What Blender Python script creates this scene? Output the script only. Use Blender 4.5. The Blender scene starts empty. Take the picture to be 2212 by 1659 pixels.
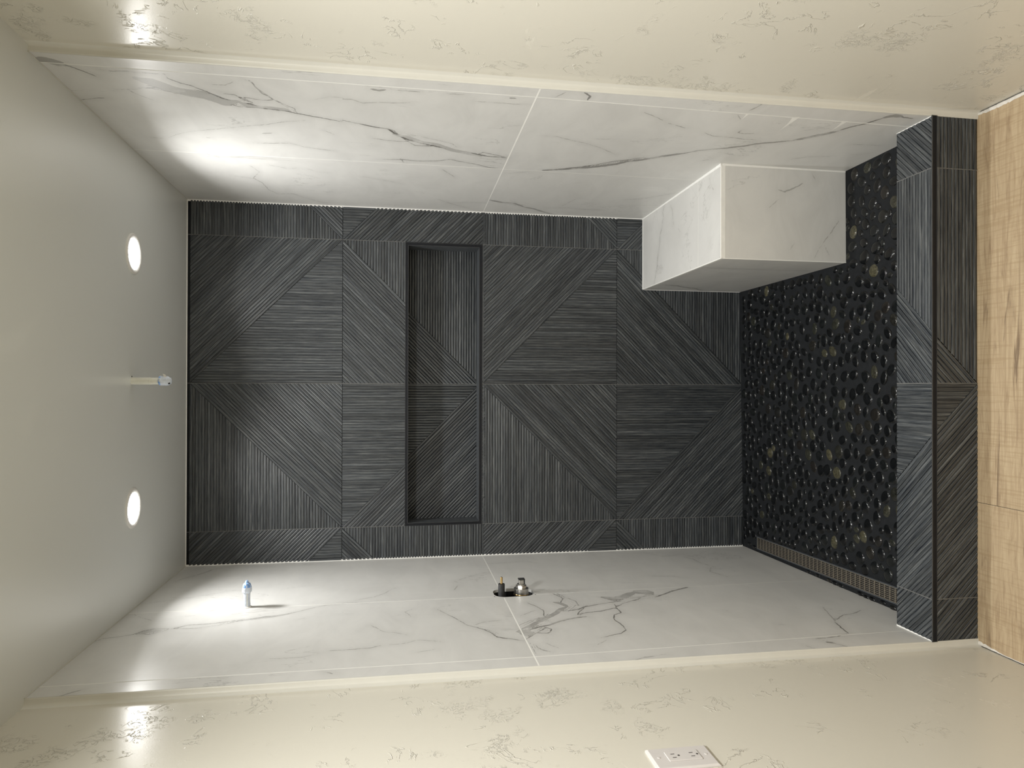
import bpy, bmesh, math, random
import numpy as np
from mathutils import Vector, Matrix

sc = bpy.context.scene
COL = sc.collection
random.seed(7)
RNG = np.random.default_rng(11)

# ------------------------------------------------------------------ camera
# The phone was held sideways: the picture's left is up (ceiling), its right is down (floor).
cam_d = bpy.data.cameras.new('camera')
cam = bpy.data.objects.new('camera', cam_d)
COL.objects.link(cam)
fwd = Vector((0.004836, 0.986968, -0.160847))
up_ = Vector((-0.002332, 0.160859, 0.986975))
rgt = Vector((0.999986, -0.004398, 0.003080))
m = Matrix.Identity(4)
for i in range(3):
    m[i][0] = -up_[i]      # picture right = world down
    m[i][1] = rgt[i]       # picture up = world right
    m[i][2] = -fwd[i]
    m[i][3] = (-0.01144, -3.04114, 1.59010)[i]
cam.matrix_world = m
cam_d.sensor_width = 36.0
cam_d.lens = 24.5404
cam_d.clip_start = 0.05
cam_d.clip_end = 50
sc.camera = cam

# ------------------------------------------------------------------ view, world
sc.view_settings.view_transform = 'Standard'
sc.view_settings.look = 'None'
sc.view_settings.gamma = 1.0
sc.view_settings.use_curve_mapping = False
sc.view_settings.exposure = 0.0
w = bpy.data.worlds.new('world'); sc.world = w
w.use_nodes = True
w.node_tree.nodes['Background'].inputs[0].default_value = (0.9, 0.95, 1.0, 1)
w.node_tree.nodes['Background'].inputs[1].default_value = 0.0
sc.cycles.max_bounces = 10
sc.cycles.diffuse_bounces = 6
sc.cycles.glossy_bounces = 5
sc.cycles.sample_clamp_indirect = 6.0
sc.cycles.caustics_reflective = False

LENS_GLOW = 36.0          # emission of the visible lenses of the two shower downlights
SHOWER_LAMP = 6.0        # watts of each shower downlight's beam
ROOM_LAMP = 23.5         # watts of each downlight over the dry side of the room

def disk_lamp(name, x, y, z, size, power, col, spread=180):
    l = bpy.data.lights.new(name, 'AREA')
    l.shape = 'DISK'; l.size = size; l.energy = power; l.color = col; l.spread = math.radians(spread)
    o = bpy.data.objects.new(name, l); COL.objects.link(o)
    o.location = (x, y, z)
    return o
# the dry side's ceiling downlights, behind the camera
for lx, ly, k in ((0.0, -2.35, 1.75),):
    disk_lamp('room_downlight', lx, ly, 2.435, 0.14, ROOM_LAMP * k, (1.0, 0.995, 0.97), 165)
# the beams of the two shower downlights (their housings are built below)
for lx, ly in ((0.4235, -0.586), (-0.4105, -0.580)):
    disk_lamp('shower_downlight', lx, ly, 2.448 - 0.0035, 0.100, SHOWER_LAMP, (1.0, 0.995, 0.975), 148)

# ------------------------------------------------------------------ dimensions (metres)
H = 2.448                 # shower ceiling above shower floor
T = 0.6116                # tile pitch of the dark feature tiles
XC = 0.003                # centre joint
Z_J = [H, 1.8246, 1.2255, 0.6144, 0.0]
Y_END = -1.252            # front edge of the tiled side walls
ZF = -0.048               # bathroom floor
CURB_Z = 0.0987; CURB_YI = -1.140; CURB_YO = -1.283
BX, BY, BZ = 0.4345, -0.784, 0.4937
ROOM_Y = -4.3
STEP = 0.0185             # how far the side-wall tile stands proud of the plaster

def xR(y, z):
    return 0.758 + (min(-y, 1.25) / 1.25) * (0.0145 - 0.0105 * max(0.0, (1.22 - z) / 1.12))
def y_end(z):             # the tiled side walls end a little further out near the curb
    return Y_END + 0.003 - 0.031 * max(0.0, (1.22 - z) / 1.12)
def xL(y, z):
    return -0.748 + (min(-y, 1.25) / 1.25) * (0.009 + 0.0117 * max(0.0, (1.22 - z) / 1.12))

# ------------------------------------------------------------------ helpers
def tag(o, label=None, cat=None, group=None, kind=None):
    if label: o['label'] = label
    if cat: o['category'] = cat
    if group: o['group'] = group
    if kind: o['kind'] = kind
    return o

def link(name, me, mats, parent=None):
    o = bpy.data.objects.new(name, me)
    COL.objects.link(o)
    for mt in (mats if isinstance(mats, (list, tuple)) else [mats]):
        me.materials.append(mt)
    if parent is not None:
        o.parent = parent
        o.matrix_parent_inverse = parent.matrix_world.inverted()
    return o

def empty(name, loc, label=None, cat=None, group=None, kind=None):
    o = bpy.data.objects.new(name, None)
    o.empty_display_size = 0.05
    COL.objects.link(o)
    o.location = loc
    o.matrix_world = Matrix.Translation(loc)
    return tag(o, label, cat, group, kind)

def smooth(o, angle=None):
    for p in o.data.polygons: p.use_smooth = True
    if angle is not None:
        try:
            o.data.set_sharp_from_angle(angle=angle)
        except Exception:
            pass
    return o

def bevel(o, w, seg=2):
    b = o.modifiers.new('bevel', 'BEVEL'); b.width = w; b.segments = seg; b.limit_method = 'ANGLE'
    b.angle_limit = math.radians(40)
    return o

class MB:
    """collects faces, builds one mesh"""
    def __init__(self):
        self.v = []; self.f = []; self.mi = []; self.uv = []; self.rnd = []
    def poly(self, pts, mi=0, uv=None, rnd=0.0):
        n = len(self.v); self.v += [tuple(p) for p in pts]
        self.f.append(tuple(range(n, n + len(pts)))); self.mi.append(mi)
        self.uv.append(uv if uv else [(0, 0)] * len(pts)); self.rnd.append(rnd)
    def box(self, a, b, mi=0):
        (x0, y0, z0), (x1, y1, z1) = a, b
        c = [(x0,y0,z0),(x1,y0,z0),(x1,y1,z0),(x0,y1,z0),(x0,y0,z1),(x1,y0,z1),(x1,y1,z1),(x0,y1,z1)]
        self.hexa(c, mi)
    def hexa(self, c, mi=0):
        for q in ((3,2,1,0),(4,5,6,7),(0,1,5,4),(1,2,6,5),(2,3,7,6),(3,0,4,7)):
            self.poly([c[i] for i in q], mi)
    def prism(self, prof, fr, closed=True, mi=0):
        """sweep a closed 2-D profile through frames fr = [(origin, e1, e2), ...]"""
        rings = [[Vector(o) + Vector(e1) * a + Vector(e2) * b for a, b in prof] for o, e1, e2 in fr]
        n = len(prof)
        for r0, r1 in zip(rings[:-1], rings[1:]):
            for i in range(n):
                j = (i + 1) % n
                self.poly([r0[i], r0[j], r1[j], r1[i]], mi)
        if closed:
            self.poly(list(reversed(rings[0])), mi); self.poly(rings[-1], mi)
    def build(self, name, mats, parent=None, merge=True, uv=False):
        me = bpy.data.meshes.new(name)
        me.from_pydata(self.v, [], self.f)
        me.polygons.foreach_set('material_index', self.mi)
        if uv:
            ul = me.uv_layers.new(name='UVMap')
            flat = [c for u in self.uv for p in u for c in p]
            ul.data.foreach_set('uv', flat)
            at = me.attributes.new('rib', 'FLOAT', 'FACE')
            at.data.foreach_set('value', self.rnd)
        if merge and not uv:
            bm = bmesh.new(); bm.from_mesh(me)
            bmesh.ops.remove_doubles(bm, verts=bm.verts, dist=1e-5)
            bmesh.ops.recalc_face_normals(bm, faces=bm.faces)
            bm.to_mesh(me); bm.free()
        me.update()
        return link(name, me, mats, parent)

def lathe(name, prof, org, axis, mats, parent=None, seg=40, jit=0.0, e1=None, mi_fn=None):
    """revolve (distance along axis, radius) pairs"""
    ax = Vector(axis).normalized()
    e1 = Vector(e1) if e1 else ax.orthogonal().normalized()
    e2 = ax.cross(e1)
    org = Vector(org)
    vs = []; fs = []; mi = []
    rr = random.Random(5)
    for k, (t, r) in enumerate(prof):
        for i in range(seg):
            a = 2 * math.pi * i / seg
            q = r * (1 + jit * rr.uniform(-1, 1))
            vs.append(org + ax * (t + jit * r * rr.uniform(-.5, .5)) + (e1 * math.cos(a) + e2 * math.sin(a)) * q)
    for k in range(len(prof) - 1):
        for i in range(seg):
            j = (i + 1) % seg
            fs.append((k*seg+i, k*seg+j, (k+1)*seg+j, (k+1)*seg+i)); mi.append(mi_fn(k, i) if mi_fn else 0)
    fs.append(tuple(range(seg))[::-1]); mi.append(0)
    fs.append(tuple(range((len(prof)-1)*seg, len(prof)*seg))); mi.append(mi_fn(len(prof)-2, 0) if mi_fn else 0)
    me = bpy.data.meshes.new(name); me.from_pydata([tuple(v) for v in vs], [], fs)
    me.polygons.foreach_set('material_index', mi)
    bm = bmesh.new(); bm.from_mesh(me); bmesh.ops.recalc_face_normals(bm, faces=bm.faces); bm.to_mesh(me); bm.free()
    o = link(name, me, mats, parent)
    return smooth(o, math.radians(35))

# ------------------------------------------------------------------ materials
def new_mat(name):
    mt = bpy.data.materials.new(name); mt.use_nodes = True
    nt = mt.node_tree
    return mt, nt, nt.nodes['Principled BSDF']

def nd(nt, typ, **kw):
    n = nt.nodes.new(typ)
    for k, v in kw.items():
        if k in ('ins',):
            for a, b in v.items(): n.inputs[a].default_value = b
        else: setattr(n, k, v)
    return n

def mth(nt, op, a, b=None, c=None, clamp=False):
    n = nt.nodes.new('ShaderNodeMath'); n.operation = op; n.use_clamp = clamp
    for i, x in enumerate((a, b, c)):
        if x is None: continue
        if isinstance(x, (int, float)): n.inputs[i].default_value = x
        else: nt.links.new(x, n.inputs[i])
    return n.outputs[0]

def vmth(nt, op, a, b=None):
    n = nt.nodes.new('ShaderNodeVectorMath'); n.operation = op
    for i, x in enumerate((a, b)):
        if x is None: continue
        if isinstance(x, (tuple, list)): n.inputs[i].default_value = x
        else: nt.links.new(x, n.inputs[i])
    return n.outputs['Value'] if op in ('LENGTH', 'DOT_PRODUCT') else n.outputs[0]

def ramp(nt, fac, stops, interp='LINEAR'):
    n = nt.nodes.new('ShaderNodeValToRGB'); cr = n.color_ramp; cr.interpolation = interp
    while len(cr.elements) > 1: cr.elements.remove(cr.elements[0])
    cr.elements[0].position = stops[0][0]; cr.elements[0].color = (*stops[0][1], 1)
    for p_, c_ in stops[1:]:
        e = cr.elements.new(p_); e.color = (*c_, 1)
    nt.links.new(fac, n.inputs[0])
    return n.outputs[0]

def mix(nt, fac, a, b, mode='MIX'):
    n = nt.nodes.new('ShaderNodeMix'); n.data_type = 'RGBA'; n.blend_type = mode
    if isinstance(fac, (int, float)): n.inputs[0].default_value = fac
    else: nt.links.new(fac, n.inputs[0])
    for i, x in ((6, a), (7, b)):
        if isinstance(x, (tuple, list)): n.inputs[i].default_value = (*x, 1)
        else: nt.links.new(x, n.inputs[i])
    return n.outputs[2]

def noise(nt, vec, scale, detail=3, rough=0.5, dist=0.0, out=0):
    n = nd(nt, 'ShaderNodeTexNoise', ins={'Scale': scale, 'Detail': detail, 'Roughness': rough, 'Distortion': dist})
    if vec is not None: nt.links.new(vec, n.inputs['Vector'])
    return n.outputs[out]

def mapping(nt, vec, scale=(1, 1, 1), rot=(0, 0, 0), loc=(0, 0, 0)):
    n = nt.nodes.new('ShaderNodeMapping')
    n.inputs['Scale'].default_value = scale; n.inputs['Rotation'].default_value = rot; n.inputs['Location'].default_value = loc
    nt.links.new(vec, n.inputs['Vector']); return n.outputs[0]

def position(nt): return nt.nodes.new('ShaderNodeNewGeometry').outputs['Position']
def attr(nt, name, out='Fac'):
    n = nt.nodes.new('ShaderNodeAttribute'); n.attribute_name = name; return n.outputs[out]
def bump(nt, bs, h, strength=0.5, dist=0.001):
    b = nd(nt, 'ShaderNodeBump', ins={'Strength': strength, 'Distance': dist}); nt.links.new(h, b.inputs['Height'])
    nt.links.new(b.outputs[0], bs.inputs['Normal'])
def smin(nt, x, lo, hi):
    n = nt.nodes.new('ShaderNodeMapRange'); n.interpolation_type = 'SMOOTHSTEP'
    nt.links.new(x, n.inputs['Value']); n.inputs['From Min'].default_value = lo; n.inputs['From Max'].default_value = hi
    return n.outputs[0]

def plain(name, col, rough=0.5, metal=0.0, var=0.08, scale=30, bump_h=0.0, coat=0.0, spec=0.5):
    mt, nt, bs = new_mat(name)
    P = position(nt)
    n = noise(nt, P, scale, 4, 0.6)
    c = ramp(nt, n, [(0.25, tuple(x * (1 - var) for x in col)), (0.75, tuple(min(1, x * (1 + var)) for x in col))])
    nt.links.new(c, bs.inputs['Base Color'])
    bs.inputs['Roughness'].default_value = rough; bs.inputs['Metallic'].default_value = metal
    bs.inputs['Coat Weight'].default_value = coat; bs.inputs['Specular IOR Level'].default_value = spec
    if bump_h: bump(nt, bs, noise(nt, P, scale * 6, 4), 0.6, bump_h)
    return mt

# white porcelain with grey marble veining; the vein lines are stored on the mesh
def marble_mat():
    mt, nt, bs = new_mat('marble_porcelain')
    P = position(nt)
    sh = vmth(nt, 'ADD', P, attr(nt, 'tile_shift', 'Vector'))
    cloud = noise(nt, mapping(nt, sh, (2.2, 2.2, 4.6), (0.5, 0.3, 0)), 1.8, 6, 0.65, 0.8)
    base = ramp(nt, cloud, [(0.3, (0.585, 0.58, 0.56)), (0.55, (0.635, 0.63, 0.61)), (0.75, (0.665, 0.66, 0.635))])
    # stored vein offset, roughened a little so that edges look mineral
    nv = noise(nt, sh, 38, 5, 0.65, 0.2, out=1)
    nv = vmth(nt, 'SUBTRACT', nv, (0.5, 0.5, 0.5))
    sc_ = nt.nodes.new('ShaderNodeVectorMath'); sc_.operation = 'SCALE'; nt.links.new(nv, sc_.inputs[0]); sc_.inputs['Scale'].default_value = 0.011
    off = vmth(nt, 'ADD', attr(nt, 'vein_off', 'Vector'), sc_.outputs[0])
    ln = vmth(nt, 'LENGTH', off)
    ln = mth(nt, 'MAXIMUM', ln, mth(nt, 'SUBTRACT', attr(nt, 'vein_dist'), 0.0075))
    wd = attr(nt, 'vein_w'); st = attr(nt, 'vein_s')
    # narrow veins: solid core; wide ones: a soft body with darker threads
    d = mth(nt, 'SUBTRACT', ln, mth(nt, 'MULTIPLY', wd, 0.60))
    body = mth(nt, 'SUBTRACT', 1.0, smin(nt, d, -0.0004, 0.0018))
    brk = ramp(nt, noise(nt, sh, 16, 3, 0.6), [(0.36, (0.45,) * 3), (0.50, (1,) * 3)])
    fac = mth(nt, 'MULTIPLY', mth(nt, 'MULTIPLY', body, st), brk)
    halo = mth(nt, 'MULTIPLY', mth(nt, 'SUBTRACT', 1.0, smin(nt, ln, 0.0, 0.03)), mth(nt, 'MULTIPLY', st, 0.10))
    fac = mth(nt, 'MAXIMUM', fac, halo)
    # wide bodies carry fine threads
    thr = mth(nt, 'ABSOLUTE', mth(nt, 'SUBTRACT', noise(nt, mapping(nt, sh, (1, 1, 0.45), (0.35, 0, 0)), 40, 4, 0.6, 0.8), 0.5))
    thr = mth(nt, 'SUBTRACT', 1.0, smin(nt, thr, 0.0, 0.02))
    thr = mth(nt, 'MULTIPLY', mth(nt, 'MULTIPLY', thr, body), mth(nt, 'MULTIPLY', smin(nt, wd, 0.008, 0.02), 0.5))
    fac = mth(nt, 'MAXIMUM', fac, thr)
    # very faint scattered hairlines everywhere
    q = mapping(nt, sh, (1, 1.0, 0.28), (0.22, 0, 0))
    rid = mth(nt, 'ABSOLUTE', mth(nt, 'SUBTRACT', noise(nt, q, 4.2, 6, 0.62, 0.7), 0.5))
    rid = mth(nt, 'SUBTRACT', 1.0, smin(nt, rid, 0.0, 0.006))
    msk = smin(nt, noise(nt, sh, 3.3, 2, 0.5), 0.53, 0.62)
    hair = mth(nt, 'MULTIPLY', mth(nt, 'MULTIPLY', rid, msk), 0.30)
    fac = mth(nt, 'MINIMUM', mth(nt, 'MAXIMUM', fac, hair), 1.0)
    col = mix(nt, fac, base, (0.135, 0.13, 0.118))
    nt.links.new(col, bs.inputs['Base Color'])
    rg = ramp(nt, noise(nt, mapping(nt, sh, (1, 3, 1)), 2.5, 4, 0.6), [(0.3, (0.30,) * 3), (0.7, (0.42,) * 3)])
    nt.links.new(rg, bs.inputs['Roughness'])
    bs.inputs['Specular IOR Level'].default_value = 0.5
    return mt

# charcoal porcelain that imitates ribbed oak; UV.x runs across the ribs, UV.y along them (metres)
def oak_mat():
    mt, nt, bs = new_mat('charcoal_ribbed_tile')
    uv = nt.nodes.new('ShaderNodeUVMap').outputs[0]
    rib = attr(nt, 'rib')
    sep = nt.nodes.new('ShaderNodeCombineXYZ'); nt.links.new(mth(nt, 'MULTIPLY', rib, 7.0), sep.inputs[2])
    uvr = vmth(nt, 'ADD', uv, sep.outputs[0])
    g1 = noise(nt, mapping(nt, uvr, (900, 16, 1)), 1.0, 3, 0.6)
    g2 = noise(nt, mapping(nt, uvr, (320, 5, 1)), 1.0, 4, 0.65, 0.8)
    g3 = noise(nt, mapping(nt, uvr, (60, 3, 1)), 1.0, 2, 0.5)
    g = mth(nt, 'ADD', mth(nt, 'MULTIPLY', g1, 0.45), mth(nt, 'MULTIPLY', g2, 0.45))
    g = mth(nt, 'ADD', g, mth(nt, 'MULTIPLY', g3, 0.10))
    c = ramp(nt, g, [(0.36, (0.009, 0.011, 0.016)), (0.455, (0.032, 0.037, 0.043)), (0.54, (0.070, 0.076, 0.080)), (0.65, (0.165, 0.170, 0.168))])
    v = mth(nt, 'ADD', mth(nt, 'MULTIPLY', rib, 0.55), 0.72)
    cc = nt.nodes.new('ShaderNodeVectorMath'); cc.operation = 'SCALE'; nt.links.new(c, cc.inputs[0]); nt.links.new(v, cc.inputs['Scale'])
    nt.links.new(cc.outputs[0], bs.inputs['Base Color'])
    bs.inputs['Roughness'].default_value = 0.38
    bs.inputs['Specular IOR Level'].default_value = 0.45
    bump(nt, bs, g, 0.35, 0.0012)
    return mt

# cream eggshell paint over a hand-trowelled wall
def plaster_mat(name, col, amount=1.0, rough=0.25):
    mt, nt, bs = new_mat(name)
    P = position(nt)
    n1 = noise(nt, P, 11, 5, 0.62, 1.2)
    rid = mth(nt, 'ABSOLUTE', mth(nt, 'SUBTRACT', n1, 0.5))
    rid = mth(nt, 'SUBTRACT', 1.0, smin(nt, rid, 0.0, 0.017))
    m1 = smin(nt, noise(nt, P, 7.0, 3, 0.6), 0.555, 0.62)
    fine = mth(nt, 'ABSOLUTE', mth(nt, 'SUBTRACT', noise(nt, P, 42, 4, 0.6, 1.5), 0.52))
    fine = mth(nt, 'SUBTRACT', 1.0, smin(nt, fine, 0.0, 0.03))
    m2 = smin(nt, noise(nt, mapping(nt, P, loc=(3, 5, 1)), 5.5, 3, 0.6), 0.575, 0.64)
    lump = noise(nt, P, 4.0, 3, 0.5)
    h = mth(nt, 'ADD', mth(nt, 'MULTIPLY', mth(nt, 'MULTIPLY', rid, m1), 0.9), mth(nt, 'MULTIPLY', mth(nt, 'MULTIPLY', fine, m2), 0.6))
    h = mth(nt, 'ADD', h, mth(nt, 'MULTIPLY', lump, 0.55))
    h = mth(nt, 'ADD', h, mth(nt, 'MULTIPLY', noise(nt, P, 260, 3, 0.6), 0.07))
    bump(nt, bs, h, min(1.0, 0.9 * amount), 0.0016)
    # dry chalky swipes where the joint compound shows through the paint
    sw = smin(nt, noise(nt, mapping(nt, P, (1, 1.3, 3.2), (0.5, 0, 0)), 2.6, 5, 0.65, 0.5), 0.665, 0.70)
    c = mix(nt, mth(nt, 'MULTIPLY', sw, 0.35 * amount), col, tuple(min(1, x * 1.12) for x in col))
    nt.links.new(c, bs.inputs['Base Color'])
    rg = mth(nt, 'ADD', mth(nt, 'MULTIPLY', sw, 0.2), rough)
    nt.links.new(rg, bs.inputs['Roughness'])
    return mt

def wood_mat():
    mt, nt, bs = new_mat('oak_plank_floor')
    uv = nt.nodes.new('ShaderNodeUVMap').outputs[0]
    rib = attr(nt, 'rib')
    sep = nt.nodes.new('ShaderNodeCombineXYZ'); nt.links.new(mth(nt, 'MULTIPLY', rib, 9.0), sep.inputs[2])
    P = vmth(nt, 'ADD', uv, sep.outputs[0])
    g = noise(nt, mapping(nt, P, (75, 5.0, 1)), 1.0, 7, 0.68, 1.4)
    saw = noise(nt, mapping(nt, P, (7, 170, 1)), 1.0, 2, 0.5)
    c = ramp(nt, g, [(0.30, (0.27, 0.19, 0.115)), (0.45, (0.39, 0.29, 0.18)), (0.60, (0.46, 0.355, 0.225)), (0.78, (0.50, 0.40, 0.27))])
    c = mix(nt, mth(nt, 'MULTIPLY', smin(nt, saw, 0.52, 0.62), 0.28), c, (0.28, 0.19, 0.10))
    kn = smin(nt, noise(nt, mapping(nt, P, (26, 2.2, 1), loc=(2, 1.3, 0)), 1.0, 4, 0.7, 1.0), 0.60, 0.70)
    c = mix(nt, mth(nt, 'MULTIPLY', kn, 0.75), c, (0.12, 0.075, 0.045))
    nt.links.new(c, bs.inputs['Base Color'])
    bs.inputs['Roughness'].default_value = 0.45
    bump(nt, bs, g, 0.3, 0.0008)
    return mt

def pebble_mat():
    mt, nt, bs = new_mat('polished_pebble')
    P = position(nt)
    r = attr(nt, 'tone')
    base = ramp(nt, r, [(0.0, (0.002, 0.0026, 0.0032)), (0.66, (0.0036, 0.0046, 0.0055)), (0.84, (0.007, 0.009, 0.009)), (0.90, (0.014, 0.012, 0.010)),
                        (0.95, (0.022, 0.024, 0.018)), (0.98, (0.040, 0.039, 0.026)), (1.0, (0.085, 0.078, 0.045))])
    n = noise(nt, P, 110, 5, 0.7, 1.0)
    mot = ramp(nt, n, [(0.35, (0.25,) * 3), (0.60, (1.1,) * 3)])
    c = mix(nt, 1.0, base, mot, 'MULTIPLY')
    nt.links.new(c, bs.inputs['Base Color'])
    bs.inputs['Roughness'].default_value = 0.14
    bs.inputs['Specular IOR Level'].default_value = 0.35; bs.inputs['Coat Weight'].default_value = 0.12; bs.inputs['Coat Roughness'].default_value = 0.06
    bump(nt, bs, noise(nt, P, 180, 4, 0.6), 0.3, 0.0012)
    return mt

M = {}
M['marble'] = marble_mat()
M['oak'] = oak_mat()
M['plaster'] = plaster_mat('cream_trowelled_plaster', (0.63, 0.605, 0.53))
M['ceiling'] = plaster_mat('ceiling_paint', (0.675, 0.69, 0.67), 0.18, 0.28)
M['return'] = plain('smooth_cream_paint', (0.62, 0.61, 0.56), 0.42, var=0.03, scale=12, bump_h=0.0003)
M['wood'] = wood_mat()
M['pebble'] = pebble_mat()
M['dark_grout'] = plain('dark_grout', (0.0125, 0.0138, 0.0155), 0.75, var=0.25, scale=60, bump_h=0.0006, spec=0.15)
M['grey_grout'] = plain('grey_grout', (0.14, 0.14, 0.135), 0.8, var=0.15, scale=80)
M['white_grout'] = plain('white_grout', (0.80, 0.795, 0.76), 0.7, var=0.04, scale=40)
M['residue'] = plain('chalky_residue', (0.66, 0.63, 0.58), 0.8, var=0.12, scale=90)
M['caulk'] = plain('white_caulk', (0.86, 0.855, 0.83), 0.4, var=0.03, scale=40)
M['black_metal'] = plain('black_anodised_trim', (0.007, 0.008, 0.011), 0.45, metal=0.0, var=0.15, scale=20, spec=0.25)
M['edge_metal'] = plain('grey_trim_lip', (0.06, 0.063, 0.067), 0.35, metal=0.3, var=0.2, scale=50)  # thin trim lips, a paler grey than the black face
M['slate'] = plain('niche_lining', (0.060, 0.066, 0.072), 0.5, var=0.25, scale=45)
M['black_gap'] = plain('dark_gap', (0.006, 0.006, 0.006), 0.9, var=0.1)
M['chrome'] = plain('chrome', (0.50, 0.49, 0.47), 0.30, metal=1.0, var=0.15, scale=60, bump_h=0.0008)
M['brass'] = plain('brass', (0.58, 0.42, 0.20), 0.28, metal=1.0, var=0.1, scale=60)
M['black_plastic'] = plain('dusty_black_plastic', (0.030, 0.031, 0.032), 0.55, var=0.6, scale=160, bump_h=0.001)
M['grate'] = plain('brushed_nickel', (0.50, 0.44, 0.36), 0.34, metal=0.9, var=0.12, scale=120)
M['white_pipe'] = plain('white_plastic', (0.74, 0.74, 0.66), 0.35, var=0.08, scale=35, bump_h=0.0008)
M['blue_wrap'] = plain('blue_tape', (0.20, 0.38, 0.80), 0.4, var=0.35, scale=70, bump_h=0.002)
M['clear_wrap'] = plain('pale_plastic_wrap', (0.66, 0.72, 0.82), 0.25, var=0.18, scale=70, bump_h=0.003)
M['white_enamel'] = plain('white_fixture_enamel', (0.72, 0.71, 0.68), 0.4, var=0.02)
M['outlet'] = plain('white_outlet_plastic', (0.60, 0.575, 0.56), 0.32, var=0.02)
M['slot'] = plain('slot_dark', (0.05, 0.045, 0.04), 0.6, var=0.1)

def lamp_mat():
    mt, nt, bs = new_mat('lamp_lens')
    bs.inputs['Base Color'].default_value = (0.9, 0.9, 0.88, 1)
    bs.inputs['Emission Color'].default_value = (1.0, 0.99, 0.96, 1)
    bs.inputs['Emission Strength'].default_value = LENS_GLOW
    return mt
M['lamp'] = lamp_mat()

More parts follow.
